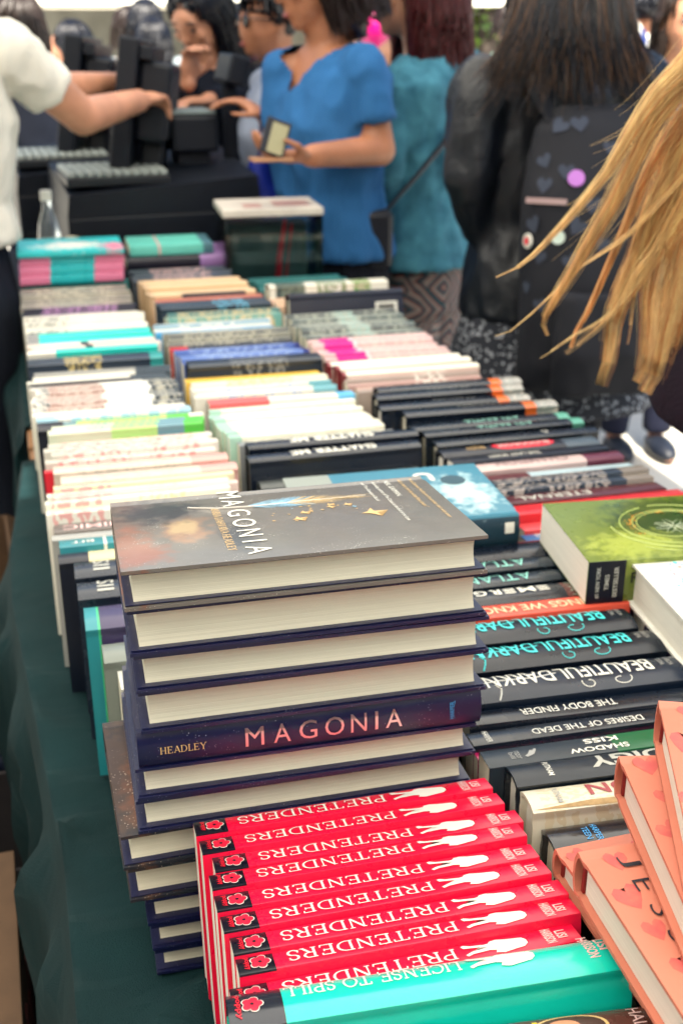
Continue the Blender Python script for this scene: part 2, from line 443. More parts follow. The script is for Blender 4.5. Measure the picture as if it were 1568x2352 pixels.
def spine_text(b, s, x0, x1, yc=0.0, hf=.6, mat=None, bold=0, serif=False, name='title'):
    """lettering along the spine, read from the other side of the table (upside down for us); x0..x1 metres from the left end"""
    L, D, T = b['_L'], b['_D'], b['_T']
    geo = serif_geo(s) if serif else text_geo(s, bold)
    return put_geo(b, name, geo, (-L / 2 + (x0 + x1) / 2, yc * T, D), (-1, 0, 0), (0, -1, 0), x1 - x0, hf * T, mat or WHITE, surf=spine_surf(b), cuts=6 if b['_hc'] else 0)
def spine_cross(b, s, x, wd, h, mat=None, bold=0, name='author_name', yc=0):
    """lettering across the spine, upright when the book stands on its tail"""
    L, D, T = b['_L'], b['_D'], b['_T']
    return put_geo(b, name, text_geo(s, bold), (-L / 2 + x, yc * T, D), (0, -1, 0), (1, 0, 0), wd, h, mat or WHITE, surf=spine_surf(b), cuts=0)
# ---------------------------------------------------------------- setting
def ground_z(x, y):
    return 0 if y < 4.2 else -0.6 * min(1, (y - 4.2) / 4.0)
bm = bmesh.new()
ys = [-6, 0, 2, 4.2, 5.2, 6.2, 7.2, 8.2, 12, 40, 250]; xs = [-120, -20, -6, -2, 0, 2, 6, 20, 120]
g = [[bm.verts.new((x, y, ground_z(x, y))) for x in xs] for y in ys]
for r0, r1 in zip(g, g[1:]):
    for i in range(len(xs) - 1): bm.faces.new((r0[i], r0[i + 1], r1[i + 1], r1[i]))
GM, n, l, b = newmat('pale_concrete'); b.inputs['Roughness'].default_value = .8
tc = n.new('ShaderNodeTexCoord'); br = n.new('ShaderNodeTexBrick'); br.inputs['Scale'].default_value = 1; br.offset = 0
br.inputs['Brick Width'].default_value = 1.5; br.inputs['Row Height'].default_value = 1.5; br.inputs['Mortar Size'].default_value = .006
br.inputs['Color1'].default_value = (.72, .69, .60, 1); br.inputs['Color2'].default_value = (.66, .63, .55, 1); br.inputs['Mortar'].default_value = (.2, .2, .18, 1)
l.new(tc.outputs['Object'], br.inputs[0]); nz = n.new('ShaderNodeTexNoise'); nz.inputs['Scale'].default_value = 6; nz.inputs['Detail'].default_value = 9; l.new(tc.outputs['Object'], nz.inputs[0])
mx = n.new('ShaderNodeMix'); mx.data_type = 'RGBA'; mx.blend_type = 'MULTIPLY'; mx.inputs[0].default_value = .25
l.new(br.outputs[0], mx.inputs[6]); l.new(nz.outputs[0], mx.inputs[7]); l.new(mx.outputs[2], b.inputs[0])
tag(obj('ground', bm, GM), kind='structure')

# tent roof over the stall: white woven fabric, with an opening cut to throw a sun patch on the cloth
TENT, n, l, b = newmat('white_tent_fabric')
for nd in list(n):
    if nd.type == 'BSDF_PRINCIPLED': n.remove(nd)
out = [x for x in n if x.type == 'OUTPUT_MATERIAL'][0]
df = n.new('ShaderNodeBsdfDiffuse'); df.inputs[0].default_value = (.8, .79, .75, 1); tr = n.new('ShaderNodeBsdfTranslucent'); tr.inputs[0].default_value = (.86, .84, .77, 1)
ms = n.new('ShaderNodeMixShader'); ms.inputs[0].default_value = .74; l.new(df.outputs[0], ms.inputs[1]); l.new(tr.outputs[0], ms.inputs[2]); l.new(ms.outputs[0], out.inputs[0])
bm = bmesh.new()
gx = [-2.4, -0.387, -0.312, 1.57]; gy = [-2.2, 0.543, 0.673, 3.62]; gv = [[bm.verts.new((x, y, 2.55 + .25 * (1 - abs(x + .15) / 2.25) * 0)) for x in gx] for y in gy]
for j in range(3):
    for i in range(3):
        if (i, j) != (1, 1): bm.faces.new((gv[j][i], gv[j][i + 1], gv[j + 1][i + 1], gv[j + 1][i]))
stall = thing('canopy_tent', 'white fabric canopy tent over the book tables', 'tent', (0, 0, 0))
obj('roof', bm, TENT, stall)
STEEL = PM('white_pole_metal', (.8, .79, .74), .35, .03)
for x, y in ((-2.35, -2.15), (1.54, -2.15), (-2.35, 3.58), (1.547, 3.58)):
    bm = bmesh.new(); tube(bm, [(x, y, ground_z(x, y)), (x, y, 2.545)], .024, 10); obj('pole', bm, STEEL, stall)

# tables and their cloths
TAN = PM('tan_table_board', (.42, .24, .12), .55, .15, 8, stretch=(1, 12, 1))
LEGM = PM('grey_table_legs', (.2, .2, .2), .4)
def table(label, x0, x1, y0, y1):
    t = thing('folding_table', label, 'table', ((x0 + x1) / 2, (y0 + y1) / 2, 0), group=None)
    hx, hy = (x1 - x0) / 2, (y1 - y0) / 2
    obj('tabletop', box_bm(-hx, hx, -hy, hy, .70, .735, .004), TAN, t)
    for sx in (-1, 1):
        for sy in (-1, 1):
            bm = bmesh.new(); tube(bm, [(sx * (hx - .08), sy * (hy - .12), 0), (sx * (hx - .08), sy * (hy - .12), .7)], .014, 8); obj('leg', bm, LEGM, t)
    return t
table('near tan folding table under the foreground books', -.018, .74, .1, 1.86)
table('far tan folding table under the books before the registers', -.022, .74, 1.88, 2.76)
CLOTH = PM('green_cloth', (.0055, .050, .054), .8, .2, 9, bump=.4, bs=900, spec=.25)
def EDGE(y): return -.026 - .036 * max(0, min(1, (y - .80) / .5)) + .022 * max(0, min(1, (y - 1.45) / .3))
def cloth(label, y0, y1, near):
    bm = bmesh.new(); N = max(40, int((y1 - y0) / .018)); prof = []
    # u: distance down the left side (negative) / across the top / down the right side
    us = [-.62 + i * .022 for i in range(int(.62 / .022) + 1)] + [.006, .012, .02] + [.03 + .03 * i for i in range(26)] + [.812, .83] + [.85 + .06 * i for i in range(9)]
    rows = []
    for j in range(N + 1):
        y = y0 + (y1 - y0) * j / N; row = []
        for u in us:
            if u < 0:
                d = -u; a = min(1, d / .06)
                f1 = noise.noise(Vector((y * 5.2, d * 1.1, 3.1 + near))); f2 = noise.noise(Vector((y * 13, d * 2.5, 9.2)))
                ex = EDGE(y) if near else -.032
                rid = 1 - abs(noise.noise(Vector((y * 7.5, d * 1.4 + y, 5.5)))) * 2.2
                x = ex - a * (.018 * f1 + .011 * f2) - a * .030 * max(0, rid) ** 2 - a * .004 * math.sin(y * 24 + 3 * f1) + .012 * d
                z = .741 - d - .012 * (1 - a) * 0
                if d < .03: x = ex + .008 - .008 * math.sin(d / .03 * math.pi / 2)
                row.append((x, y + .01 * f2 * a, z))
            elif u <= .8:
                ex = EDGE(y) if near else -.032
                x = ex + .008 + (u - .006) * (.808 - ex - .05) / .8; z = .741
                z += .004 * max(0, noise.noise(Vector((x * 16, y * 9, 1)))) + .007 * max(0, .45 - abs(noise.noise(Vector((x * 9 + y * 6, y * 11, 4))) * 2.5)) * (x < .1)
                if near:
                    # wrinkle pushed up where the books slid against it
                    for (ax, ay), (bx_, by_), hh, ww in (((-.03, .52), (.085, .632), .034, .016), ((-.05, .80), (.0, .85), .012, .012), ((-.05, .92), (.01, .90), .011, .013), ((-.05, 1.12), (.0, 1.08), .009, .014), ((-.05, .66), (.025, .63), .013, .012), ((-.05, .86), (.02, .78), .012, .014), ((-.05, .72), (.03, .70), .01, .016), ((-.03, .60), (.06, .54), .014, .018), ((-.04, 1.02), (.01, .97), .008, .02)):
                        dx, dy = bx_ - ax, by_ - ay; t = max(0, min(1, ((x - ax) * dx + (y - ay) * dy) / (dx * dx + dy * dy)))
                        q = math.hypot(x - ax - t * dx, y - ay - t * dy)
                        z += hh * math.exp(-(q / ww) ** 2)
                row.append((x, y, z))
            else:
                d = u - .8; a = min(1, d / .08); f1 = noise.noise(Vector((y * 5.2, d * 1.1, 33.1)))
                row.append((.765 + .02 * a + .025 * a * f1 + .05 * d, y, .741 - max(0, d)))
        rows.append([bm.verts.new(p) for p in row])
    for r0, r1 in zip(rows, rows[1:]):
        for i in range(len(us) - 1): bm.faces.new((r0[i], r0[i + 1], r1[i + 1], r1[i]))
    o = obj('tablecloth', bm, CLOTH, smooth=True)
    s = o.modifiers.new('th', 'SOLIDIFY'); s.thickness = .0015; s.offset = -1
    tag(o, label, 'tablecloth'); return o
cloth('dark green cloth with rumpled folds beneath the near books', .12, 1.79, 1)
cloth('dark green cloth on the far table beyond the bare tan strip', 1.96, 2.77, 0)

# cartons and things on the floor left of the table
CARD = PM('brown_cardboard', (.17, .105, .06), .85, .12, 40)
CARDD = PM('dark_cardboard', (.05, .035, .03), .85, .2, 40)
def carton(label, loc, rz, sx, sy, sz, mat, closed=False):
    t = thing('cardboard_box', label, 'box', loc, (0, 0, R(rz)))
    bm = bmesh.new(); w_ = .005
    bx(bm, -sx / 2, sx / 2, -sy / 2, sy / 2, 0, w_)
    bx(bm, -sx / 2, -sx / 2 + w_, -sy / 2, sy / 2, w_, sz); bx(bm, sx / 2 - w_, sx / 2, -sy / 2, sy / 2, w_, sz)
    bx(bm, -sx / 2 + w_, sx / 2 - w_, -sy / 2, -sy / 2 + w_, w_, sz); bx(bm, -sx / 2 + w_, sx / 2 - w_, sy / 2 - w_, sy / 2, w_, sz)
    obj('carton_body', bm, mat, t)
    if closed:
        for s in (-1, 1):
            obj('flap', box_bm(*sorted((s * .001, s * sx / 2)), -sy / 2, sy / 2, sz + .0005, sz + .0045), mat, t)
        return t
    for s, ax in ((-1, 'x'), (1, 'x'), (-1, 'y'), (1, 'y')):
        bm = bmesh.new()
        if ax == 'x':
            e = s * sx / 2; q = [(e, -sy / 2, sz + .001), (e, sy / 2, sz + .001), (e + s * .10, sy / 2, sz - .05), (e + s * .10, -sy / 2, sz - .05)]
        else:
            e = s * sy / 2; q = [(-sx / 2, e, sz + .001), (sx / 2, e, sz + .001), (sx / 2, e + s * .08, sz - .09), (-sx / 2, e + s * .08, sz - .09)]
        f = bm.faces.new([bm.verts.new(p) for p in q]); r = bmesh.ops.solidify(bm, geom=[f], thickness=.004)
        obj('flap', bm, mat, t)
    return t
c = carton('closed brown carton with red print at the lower left', (-.262, 1.02, 0), 1, .36, .35, .45, CARD, True)
for k in range(7):
    bm = bmesh.new(); bx(bm, .1803, .1813, -.15 + .04 * k, -.128 + .04 * k, .06 + .015 * (k % 3), .30 + .03 * (k % 4)); bx(bm, .06 + .012 * k, .066 + .012 * k, -.14, .12 - .02 * (k % 3), .4547, .4552); obj('printed_mark', bm, PM('dull_red_print', (.22, .05, .05), .7, .2), c)
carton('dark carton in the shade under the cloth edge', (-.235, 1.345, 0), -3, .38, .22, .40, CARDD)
carton('tan carton standing behind the dark carton', (-.30, 1.95, 0), 3, .46, .40, .50, CARD)
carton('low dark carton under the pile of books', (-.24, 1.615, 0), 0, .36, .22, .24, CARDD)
for k in range(7):
    book(True, .24, .17, .03, jacket((.02, .03, .06), rough=.5), 'dark book lying in the floor pile, %s from the top' % ('first', 'second', 'third', 'fourth', 'fifth', 'sixth', 'seventh')[6 - k], (-.18 + random.uniform(-.006, .006), 1.70, .246 + .0155 + .031 * k), (R(90), 0, R(random.uniform(-3, 3))), group='books piled on the floor')

# ---------------------------------------------------------------- the tall stack
NAVY = jacket((.018, .022, .085), speck=(520, .6, (.45, .45, .55)), rough=.34, spec=.6)
NAVYIN = PM('navy_endpaper', (.015, .045, .25), .6)
COVER_SHEEN = jacket((.21, .195, .175), speck=(520, .75, (.6, .58, .5)), rough=.38, spec=.8, coat=.3, blobs=(  # grey sheen of the bright sky is put into this base colour
    ((-.072, -.0135, .075), (.018, .04, .030), (.38, .25, .17)), ((-.073, -.0135, .08), (.011, .03, .018), (.52, .40, .24)),
    ((-.118, -.0135, .08), (.022, .05, .10), (.20, .14, .11)), ((-.112, -.0135, .05), (.012, .05, .05), (.30, .14, .09)), ((-.104, -.0135, .03), (.02, .05, .025), (.32, .14, .09)), ((-.04, -.0135, .05), (.013, .04, .03), (.12, .11, .1)), ((-.09, -.0135, .12), (.03, .03, .03), (.06, .05, .045)),
))
COVER_SHADED = jacket((.05, .045, .045), speck=(420, 1.1, (.45, .36, .28)), rough=.5, spec=.3, blobs=(((-.112, -.0135, .08), (.03, .05, .10), (.12, .075, .055)), ((-.10, -.0135, .05), (.015, .05, .05), (.22, .11, .07))))  # darker copy of the same cover, for the books lying in shade
SY = .656
ORD = ['first', 'second', 'third', 'fourth', 'fifth', 'sixth', 'seventh', 'eighth', 'ninth', 'tenth', 'eleventh', 'twelfth', 'thirteenth', 'fourteenth']
fl = [(.0390, 1.0737, 1.0466), (.0404, 1.0459, 1.0140), (.0425, 1.013, .9860), (.0433, .9852, .9545), (.0402, .9536, .9272), (.0375, .9265, .9015), (.0363, .9007, .8742), (.0240, .8734, .8454), (.0266, .8446, .8147), (.0373, .8155, .79), (.0392, .7915, .768), (.0408, .7680, .7445)]
fl = [(a[0], a[1], (fl[i + 1][1] if i < 11 else .7445)) for i, a in enumerate(fl)]
SL, SD = .241, .158
for i, (x, z1, z0) in enumerate(fl):
    T = z1 - z0 - .0008
    tilt = 6.0 * (1 - i / 11.0)
    yaw = -2.0 + (0, .3, -.4, .2, -.2, 0, .5, 2.2, 1.5, .9, .3, -.3)[i]
    spine_out = (i == 4)
    if i == 0: lab = 'top book of the tall navy stack, feather and birds on its grey cover'
    elif i == 4: lab = 'navy hardcover in the stack whose lettered spine faces the viewer'
    elif i == 11: lab = 'navy hardcover at the very bottom of the tall stack'
    elif i == 7: lab = 'navy hardcover jutting out left from the stack with brown cover showing'
    else: lab = 'navy hardcover, pages outward, %s from the top of the tall stack' % ORD[i]
    # flat: fore-edge toward the viewer (-90 about x) or spine toward the viewer (+90)
    M = Matrix.Translation((x, SY, (z0 + z1) / 2)) @ Matrix.Rotation(R(yaw), 4, 'Z') @ Matrix.Rotation(R(-tilt), 4, 'X')
    if spine_out: M = M @ Matrix.Translation((SL / 2, SD, 0)) @ Matrix.Rotation(R(90), 4, 'X')
    else: M = M @ Matrix.Translation((SL / 2, 0, 0)) @ Matrix.Rotation(R(-90), 4, 'X')
    b = book(True, SL, SD, T, COVER_SHEEN if i == 0 else COVER_SHADED if i in (7, 8) else NAVY, lab, group='tall stack of navy hardcovers', edge=NAVYIN, pages=CREAM, over=.0065, white_edge='ends')
    b.matrix_world = M
    # dust jacket flaps folded round the fore-edge show as a thin blue strip at the ends
    bm = bmesh.new()
    for s in (-1, 1):
        bx(bm, -SL / 2 + .001, SL / 2 - .001, s * (T / 2 - .0032) - .0003, s * (T / 2 - .0032) + .0003, .002, .075)
    obj('jacket_flap', bm, NAVY, b)
    if spine_out:
        # spine faces us: read along +x, letter tops up (local: spine normal +z, up is +y)
        sf = spine_surf(b)
        put_text(b, 'title', 'MAGONIA', (.02, .001, SD), (1, 0, 0), (0, 1, 0), .110, .0145, SILVER, bold=.0, surf=sf, cuts=5) if False else None
        for ch, cx, wd in zip('MAGONIA', (-.0419, -.0229, -.0048, .0138, .031, .0437, .0563), (.0128, .0118, .0125, .0135, .0112, .0021, .0118)):
            put_text(b, 'title_letter', ch, (cx, .0005, SD), (1, 0, 0), (0, 1, 0), wd, .0142, SILVER, surf=sf, cuts=4)
        put_geo(b, 'author_name', serif_geo('HEADLEY', .06, .13), (-SL / 2 + .030, -.001, SD), (1, 0, 0), (0, 1, 0), .031, .0052, GOLD, surf=sf, cuts=2)
        put_text(b, 'publisher_name', 'HARPER', (SL / 2 - .022, .0005, SD), (0, 1, 0), (-1, 0, 0), .0135, .0032, BLUEI, surf=sf)
        bm = bmesh.new(); bx(bm, SL / 2 - .0198, SL / 2 - .0195, -.006, .0075, SD - .001, SD - .0004); obj('publisher_rule', bm, BLUEI, b)
    if i == 0:
        y_ = -T / 2; dn, up = (0, 0, -1), (1, 0, 0)      # reads toward the viewer, letter tops to the right
        zc = lambda v: SD * v
        # big thin title
        for k, (ch, v, hw) in enumerate(zip('MAGONIA', (.93, .79, .63, .475, .33, .215, .10), (.0175, .0155, .0155, .018, .014, .0024, .0155))):
            put_text(b, 'title_letter', ch, (-.0325 + .0003 * k, y_, zc(v)), dn, up, hw, .0165, WHITE)
        put_geo(b, 'author_name', serif_geo('MARIA DAHVANA HEADLEY', .07, .14), (-.0475, y_, zc(.43)), dn, up, .098, .0055, GOLD)
        lines = [('Maria Dahvana Headley is a firecracker: she\'s whip smart', .088, .103, .0042, GOLD), ('with a heart, and she writes like a dream."', .0795, .075, .0042, GOLD), ('NEIL GAIMAN,', .0685, .043, .005, WHITE), ('bestselling author of The Ocean at the End of the Lane', .0585, .101, .0042, WHITE), ('and The Graveyard Book', .0500, .050, .0042, WHITE)]
        for s, xx, wd, hh, mm in lines:
            put_text(b, 'blurb_line', s, (xx + .021, y_, zc(.93) - wd / 2), dn, up, wd, hh * .95, mm)
        # feather: quill and vane made of separate barbs
        bm = bmesh.new(); fx0, fx1, fz = -.066, .066, .113
        tube(bm, [(fx0, y_ - .0004, fz + .010), (fx0 + .02, y_ - .0004, fz + .002), (-.02, y_ - .0004, fz - .001), (.02, y_ - .0004, fz + .001), (fx1, y_ - .0004, fz + .002)], [.0006, .0007, .0007, .0005, .0002], 5)
        obj('feather_quill', bm, ink('pale', (.72, .68, .62)), b)
        for nm, lo, hi, mm in (('feather_vane', 0, .45, ink('pale_blue', (.36, .58, .72))), ('feather_vane', .35, 1, ink('straw', (.72, .55, .3)))):
            bm = bmesh.new(); rnd = random.Random(3 if lo else 5)
            for k in range(110):
                t = lo + (hi - lo) * rnd.random(); px = -.026 + t * .084; sgn = rnd.choice((-1, 1)); ln = (.013 if sgn > 0 else .011) * math.sin(min(1, t * 1.05 + .22) * math.pi * .93) ** .6 * rnd.uniform(.75, 1.05)
                dx = .012 + .006 * rnd.random(); zz = fz + .0005; yk = y_ - .0003 - .00025 * rnd.random()
                p0, p1 = Vector((px, yk, zz)), Vector((px + dx, yk, zz + sgn * ln)); wv = Vector((.0011, 0, 0))
                bm.faces.new([bm.verts.new(p) for p in (p0, p0 + wv, p1 + wv * .3, p1)])
            obj(nm, bm, mm, b)
        rnd = random.Random(11); BIRD = [(0, 0), (.25, .12), (.45, .5), (.5, .12), (1, .1), (.55, -.06), (.62, -.5), (.32, -.12)]
        for k in range(22):
            px = rnd.uniform(-.012, .06); pz = fz - .012 - abs(rnd.gauss(0, .016)); sc = rnd.uniform(.002, .0045) if k > 5 else rnd.uniform(.007, .0095)
            if k == 0: px, pz, sc = .052, .072, .020
            if k == 1: px, pz, sc = .002, .072, .012
            if k == 2: px, pz, sc = .010, .085, .009
            a = rnd.uniform(-.6, .6)
            put_poly(b, 'bird', BIRD, (px, y_, pz), (math.cos(a), 0, math.sin(a)), (-math.sin(a), 0, math.cos(a)), sc, sc, rnd.choice([GOLD, GOLD, ink('straw', (0, 0, 0)), ink('pale_blue', (0, 0, 0))]))

# ---------------------------------------------------------------- red paperbacks and the teal one
REDJ = jacket((.80, .012, .085), bands=((-.2, -.0835, (.010, .011, .022), .1415),), rough=.30, spec=.45, coat=.12)
REDEDGE = PM('red_cover_inside', (.6, .02, .06), .5)
TEALJ = jacket((.012, .64, .53), bands=((-.2, -.0845, (.03, .035, .045), .136),), rough=.2, spec=.6, coat=.3)
FLOWER = [(math.cos(t) * (.62 + .34 * abs(math.cos(2.5 * t)) ** .7), math.sin(t) * (.62 + .34 * abs(math.cos(2.5 * t)) ** .7)) for t in [2 * math.pi * i / 60 for i in range(60)]]
WALK = [(0, .34), (.03, .20), (.28, .12), (.40, .03), (.12, -.06), (.02, -.18), (.05, -.28), (.14, -.19), (.40, -.14), (.50, -.20), (.47, -.34), (.60, -.42), (.80, -.33), (.93, -.28), (1, -.12), (1, .08), (.95, .22), (.84, .26), (.70, .30), (.56, .38), (.46, .34), (.42, .24), (.36, .22), (.14, .28), (.05, .38)]
def poppy(b):
    L, D, T = b['_L'], b['_D'], b['_T']; sf = spine_surf(b)
    put_text(b, 'publisher_name', 'poppy', (-L / 2 + .0055, 0, D), (0, -1, 0), (1, 0, 0), T * .66, .0032, REDI, bold=.02, surf=sf)
    fx = -L / 2 + .0135
    for nm, r, m, lf in (('flower_outline', .0068, WHITE, .0003), ('flower', .0062, ink('poppy_red', (.8, .03, .09)), .00045), ('flower_centre', .0011, BLACK, .0006)):
        pts = FLOWER if nm != 'flower_centre' else [(math.cos(t), math.sin(t)) for t in [i * math.pi / 6 for i in range(12)]]
        put_poly(b, nm, pts, (fx, 0, D), (1, 0, 0), (0, 1, 0), r, r * min(1, T / .0135), m, lift=lf, surf=sf)
def lisi(b, words, x0, x1, yc=0, hf=.56):
    L, D, T = b['_L'], b['_D'], b['_T']; sf = spine_surf(b)
    put_geo(b, 'title', serif_geo(words), (-L / 2 + (x0 + x1) / 2, yc * T, D), (-1, 0, 0), (0, -1, 0), x1 - x0, hf * T, WHITE, surf=sf, cuts=5 if sf else 0)
    put_poly(b, 'walking_figure', WALK, (-L / 2 + .138, yc * T, D), (1, 0, 0), (0, 1, 0), .040, .0165 * min(1.1, T / .0178), WHITE, surf=sf)
    for s, x, wf in (('LISI', L - .0105, .42), ('HARRISON', L - .0185, .78)):
        put_text(b, 'author_name', s, (-L / 2 + x, yc * T, D), (0, -1, 0), (1, 0, 0), wf * T, .0066, ink('pinkish_white', (.85, .62, .6)), bold=.02, surf=sf)
lx = [(.0727, .6485), (.0737, .6283), (.0794, .6108), (.0743, .5922), (.0743, .5738), (.0749, .5549), (.0774, .5359), (.0777, .5202), (.0705, .5009)]
proto = None; LEAN = 10
for i, (x, y) in enumerate(lx):
    T = .0176
    if proto is None:
        b = book(False, .2105, .143, T, REDJ, '', pages=WHITEP, group='red paperbacks in a row', edge=REDEDGE); lisi(b, 'PRETENDERS', .030, .134); poppy(b); proto = b
    else: b = copy_tree(proto)
    b['label'] = ('%s red white-lettered paperback counting from the navy stack' % ORD[i]) if i < 8 else 'red white-lettered paperback touching the thick teal book'
    # (x, y) is the far left corner of the spine at z .885
    ln = LEAN + (0, .5, -.8, .6, 0, .3, -.5, .4, 0)[i]
    yaw = -1.4 + (0, .4, -.3, .2, -.4, .3, 0, -.2, .2)[i]
    M = Matrix.Translation((x, y - .004, .885 + (0, 0, -.001, .001, 0, 0, 0, -.001, -.004)[i])) @ Matrix.Rotation(R(yaw), 4, 'Z') @ Matrix.Rotation(R(-ln), 4, 'X') @ Matrix.Translation((.105, -T / 2, -.143))
    b.matrix_world = M
b = book(True, .230, .150, .030, TEALJ, 'thick glossy teal book at the near end of the red row', pages=WHITEP, edge=REDEDGE)
lisi(b, 'LICENSE TO SPILL', .032, .134, .2, .33); poppy(b)
b.matrix_world = Matrix.Translation((.0665, .487, .890)) @ Matrix.Rotation(R(-4.0), 4, 'Z') @ Matrix.Rotation(R(-9), 4, 'X') @ Matrix.Translation((.115, -.015, -.150))
b = book(True, .225, .143, .026, jacket((.16, .07, .055), bands=((-.12, -.02, (.2, .12, .08)),), prints=((-.1, 0, (.3, .2, .12)),), rough=.25), 'brown storybook with yellow script and painted oval portrait on its spine')
b.matrix_world = Matrix.Translation((.071, .452, .880)) @ Matrix.Rotation(R(-6.5), 4, 'Z') @ Matrix.Rotation(R(-6), 4, 'X') @ Matrix.Translation((.1125, -.013, -.143))
sf = spine_surf(b)
spine_text(b, 'Princess', .095, .160, 0, .62, YEL, bold=.02)
ov = [(math.cos(i * math.pi / 14), math.sin(i * math.pi / 14)) for i in range(28)]
put_poly(b, 'portrait_frame', ov, (.065, 0, .143), (1, 0, 0), (0, 1, 0), .0215, .0112, GOLD, lift=.0003, surf=sf)
put_poly(b, 'portrait_ground', ov, (.065, 0, .143), (1, 0, 0), (0, 1, 0), .0195, .0098, ink('umber', (.10, .045, .03)), lift=.0005, surf=sf)
put_poly(b, 'portrait_face', ov, (.061, .0005, .143), (1, 0, 0), (0, 1, 0), .0095, .0058, ink('peach', (.6, .32, .2)), lift=.0008, surf=sf)
spine_cross(b, 'HALE', .216, .020, .0075, ink('pinkish_white', (0, 0, 0)))
b = book(False, .212, .145, .024, jacket((.6, .02, .03), rough=.25), 'red paperback at the bottom edge beside the brown storybook')
b.matrix_world = Matrix.Translation((.095, .422, .890)) @ Matrix.Rotation(R(-7), 4, 'Z') @ Matrix.Rotation(R(-4), 4, 'X') @ Matrix.Translation((.106, -.012, -.145))
spine_text(b, 'STANDIFORD', .135, .200, .18, .34, ink('pinkish_white', (0, 0, 0)), bold=.01)

# ---------------------------------------------------------------- rows of books standing spine up
W_ = (.78, .76, .68); CRM = (.72, .6, .42); DK = (.014, .018, .032); GY = (.2, .2, .19); LG = (.42, .42, .4)
def row(xl, y0, y1, n, hc, c, stem, L=.21, D=.14, bands=(), prints=(), rough=.34, lean=5, pages=None, texts=None, jit=1.0, group=None, blob=None, edge=None, top=None, coat=0, dx=0, yaw0=-1.0):
    """n books between y0 (near) and y1 (far), left ends at xl; numbered from the near end"""
    pitch = (y1 - y0) / n; out = []
    m = jacket(c, bands, prints, rough, coat=coat) if not isinstance(c, list) else None
    for k in range(n):
        Lk = L + random.uniform(-.001, .001); Dk = D + random.uniform(-.0035, .0025) * jit
        T = pitch * math.cos(R(lean)) * .96
        mk = m if m else jacket(c[k % len(c)], bands, prints, rough, coat=coat)
        lab = stem if n == 1 else '%s%s %s' % (ORD[k], '' if k else ' nearest', stem) if False else ('%s of the %s' % (['nearest', 'second nearest', 'third nearest', 'fourth nearest', 'fifth nearest', 'sixth nearest', 'seventh nearest', 'eighth nearest', 'ninth nearest', 'tenth nearest'][k], stem) if n > 1 else stem)
        b = book(hc, Lk, Dk, T, mk, lab, pages=pages or random.choice([CREAM, WHITEP, CREAM]), group=group if n > 1 else None, edge=edge)
        ln = lean + random.uniform(-.7, .7); yw = yaw0 + random.uniform(-1.1, 1.1) * jit
        yy = y0 + pitch * (k + .5)
        z = .7435 + (T / 2) * abs(math.sin(R(ln)))
        x = xl + Lk / 2 + random.uniform(-.006, .006) * jit + dx * k
        # y0..y1 are measured at the spine, so the foot of a leaning book stands nearer
        b.location = (x, yy - Dk * math.sin(R(ln)), z); b.rotation_euler = (-R(ln), 0, R(yw))
        if texts:
            for t in texts: t(b)
        out.append(b)
    return out
S_ = lambda s, x0, x1, yc=0, hf=.5, mat=None, bold=.01, serif=False: (lambda b: spine_text(b, s, x0, x1, yc, hf, mat or WHITE, bold, serif))
X_ = lambda s, x, wd, h, mat=None, bold=.01: (lambda b: spine_cross(b, s, x, wd * b['_T'], h, mat or WHITE, bold))
# ----- left column, far to near
A = 'left column'
row(-.008, 2.25, 2.42, 7, False, [(.3, .28, .24), (.36, .34, .29), (.26, .25, .23)], 'grey beige books at the far end of the left column', prints=((-.08, .08, (.55, .5, .42)),), group='grey beige books far left', D=.138)
row(-.006, 2.19, 2.245, 2, True, (.02, .018, .035), 'dark hardcovers with mauve print, left column far end', prints=((-.07, .07, (.5, .3, .5)),), group='dark mauve-printed hardcovers', D=.14)
row(-.004, 2.04, 2.185, 7, False, W_, 'white books behind the thick teal one, left column', prints=((-.1, -.03, (.45, .45, .42)),), group='white books far left', D=.140)
row(-.004, 1.955, 2.035, 2, True, (.02, .6, .55), 'thick teal hardcovers in the left column', bands=((-.11, -.085, (.3, .3, .3)),), group='thick teal hardcovers left', D=.142)
row(-.004, 1.907, 1.95, 2, False, (.76, .68, .62), 'pinkish white books in front of the teal hardcovers', bands=((-.018, -.006, (.05, .05, .06)),), group='pinkish white books left', D=.143)
row(-.004, 1.878, 1.904, 1, True, (.03, .62, .56), 'teal and white hardcover behind the slate one, left column', bands=((-.11, -.06, W_),), D=.146)
row(-.004, 1.812, 1.872, 1, True, (.045, .065, .09), 'thick slate hardcover with gold letters, left column', bands=((.085, .12, (.05, .35, .34)),), prints=((-.05, .01, (.6, .5, .25)),), D=.146)
row(-.006, 1.727, 1.80, 4, False, [DK, W_, W_, LG], 'thin books before the slate hardcover, left column', bands=((.05, .105, (.1, .12, .13)),), group='thin books before the slate hardcover', D=.138)
row(-.004, 1.592, 1.725, 7, False, (.5, .36, .32), 'brownish pink books with white ends, left column', bands=((-.105, -.085, (.75, .73, .68)), (-.005, .062, (.85, .84, .78)), (.062, .11, (.12, .13, .13))), prints=((-.085, -.005, (.68, .6, .55)), (-.1, -.085, (.1, .1, .1)), (.065, .1, (.6, .58, .5))), group='brownish pink books left', D=.141)
row(-.004, 1.538, 1.59, 2, False, [(.45, .68, .78), W_], 'pale blue and white books behind the green lettered ones', prints=((-.08, .09, (.8, .8, .76)),), group='pale blue and white books left', D=.143)
GRN = jacket((.16, .55, .08), bands=((-.12, -.075, (.2, .33, .36)), (-.075, .055, (.5, .72, .2)), (.08, .12, (.7, .7, .62))))
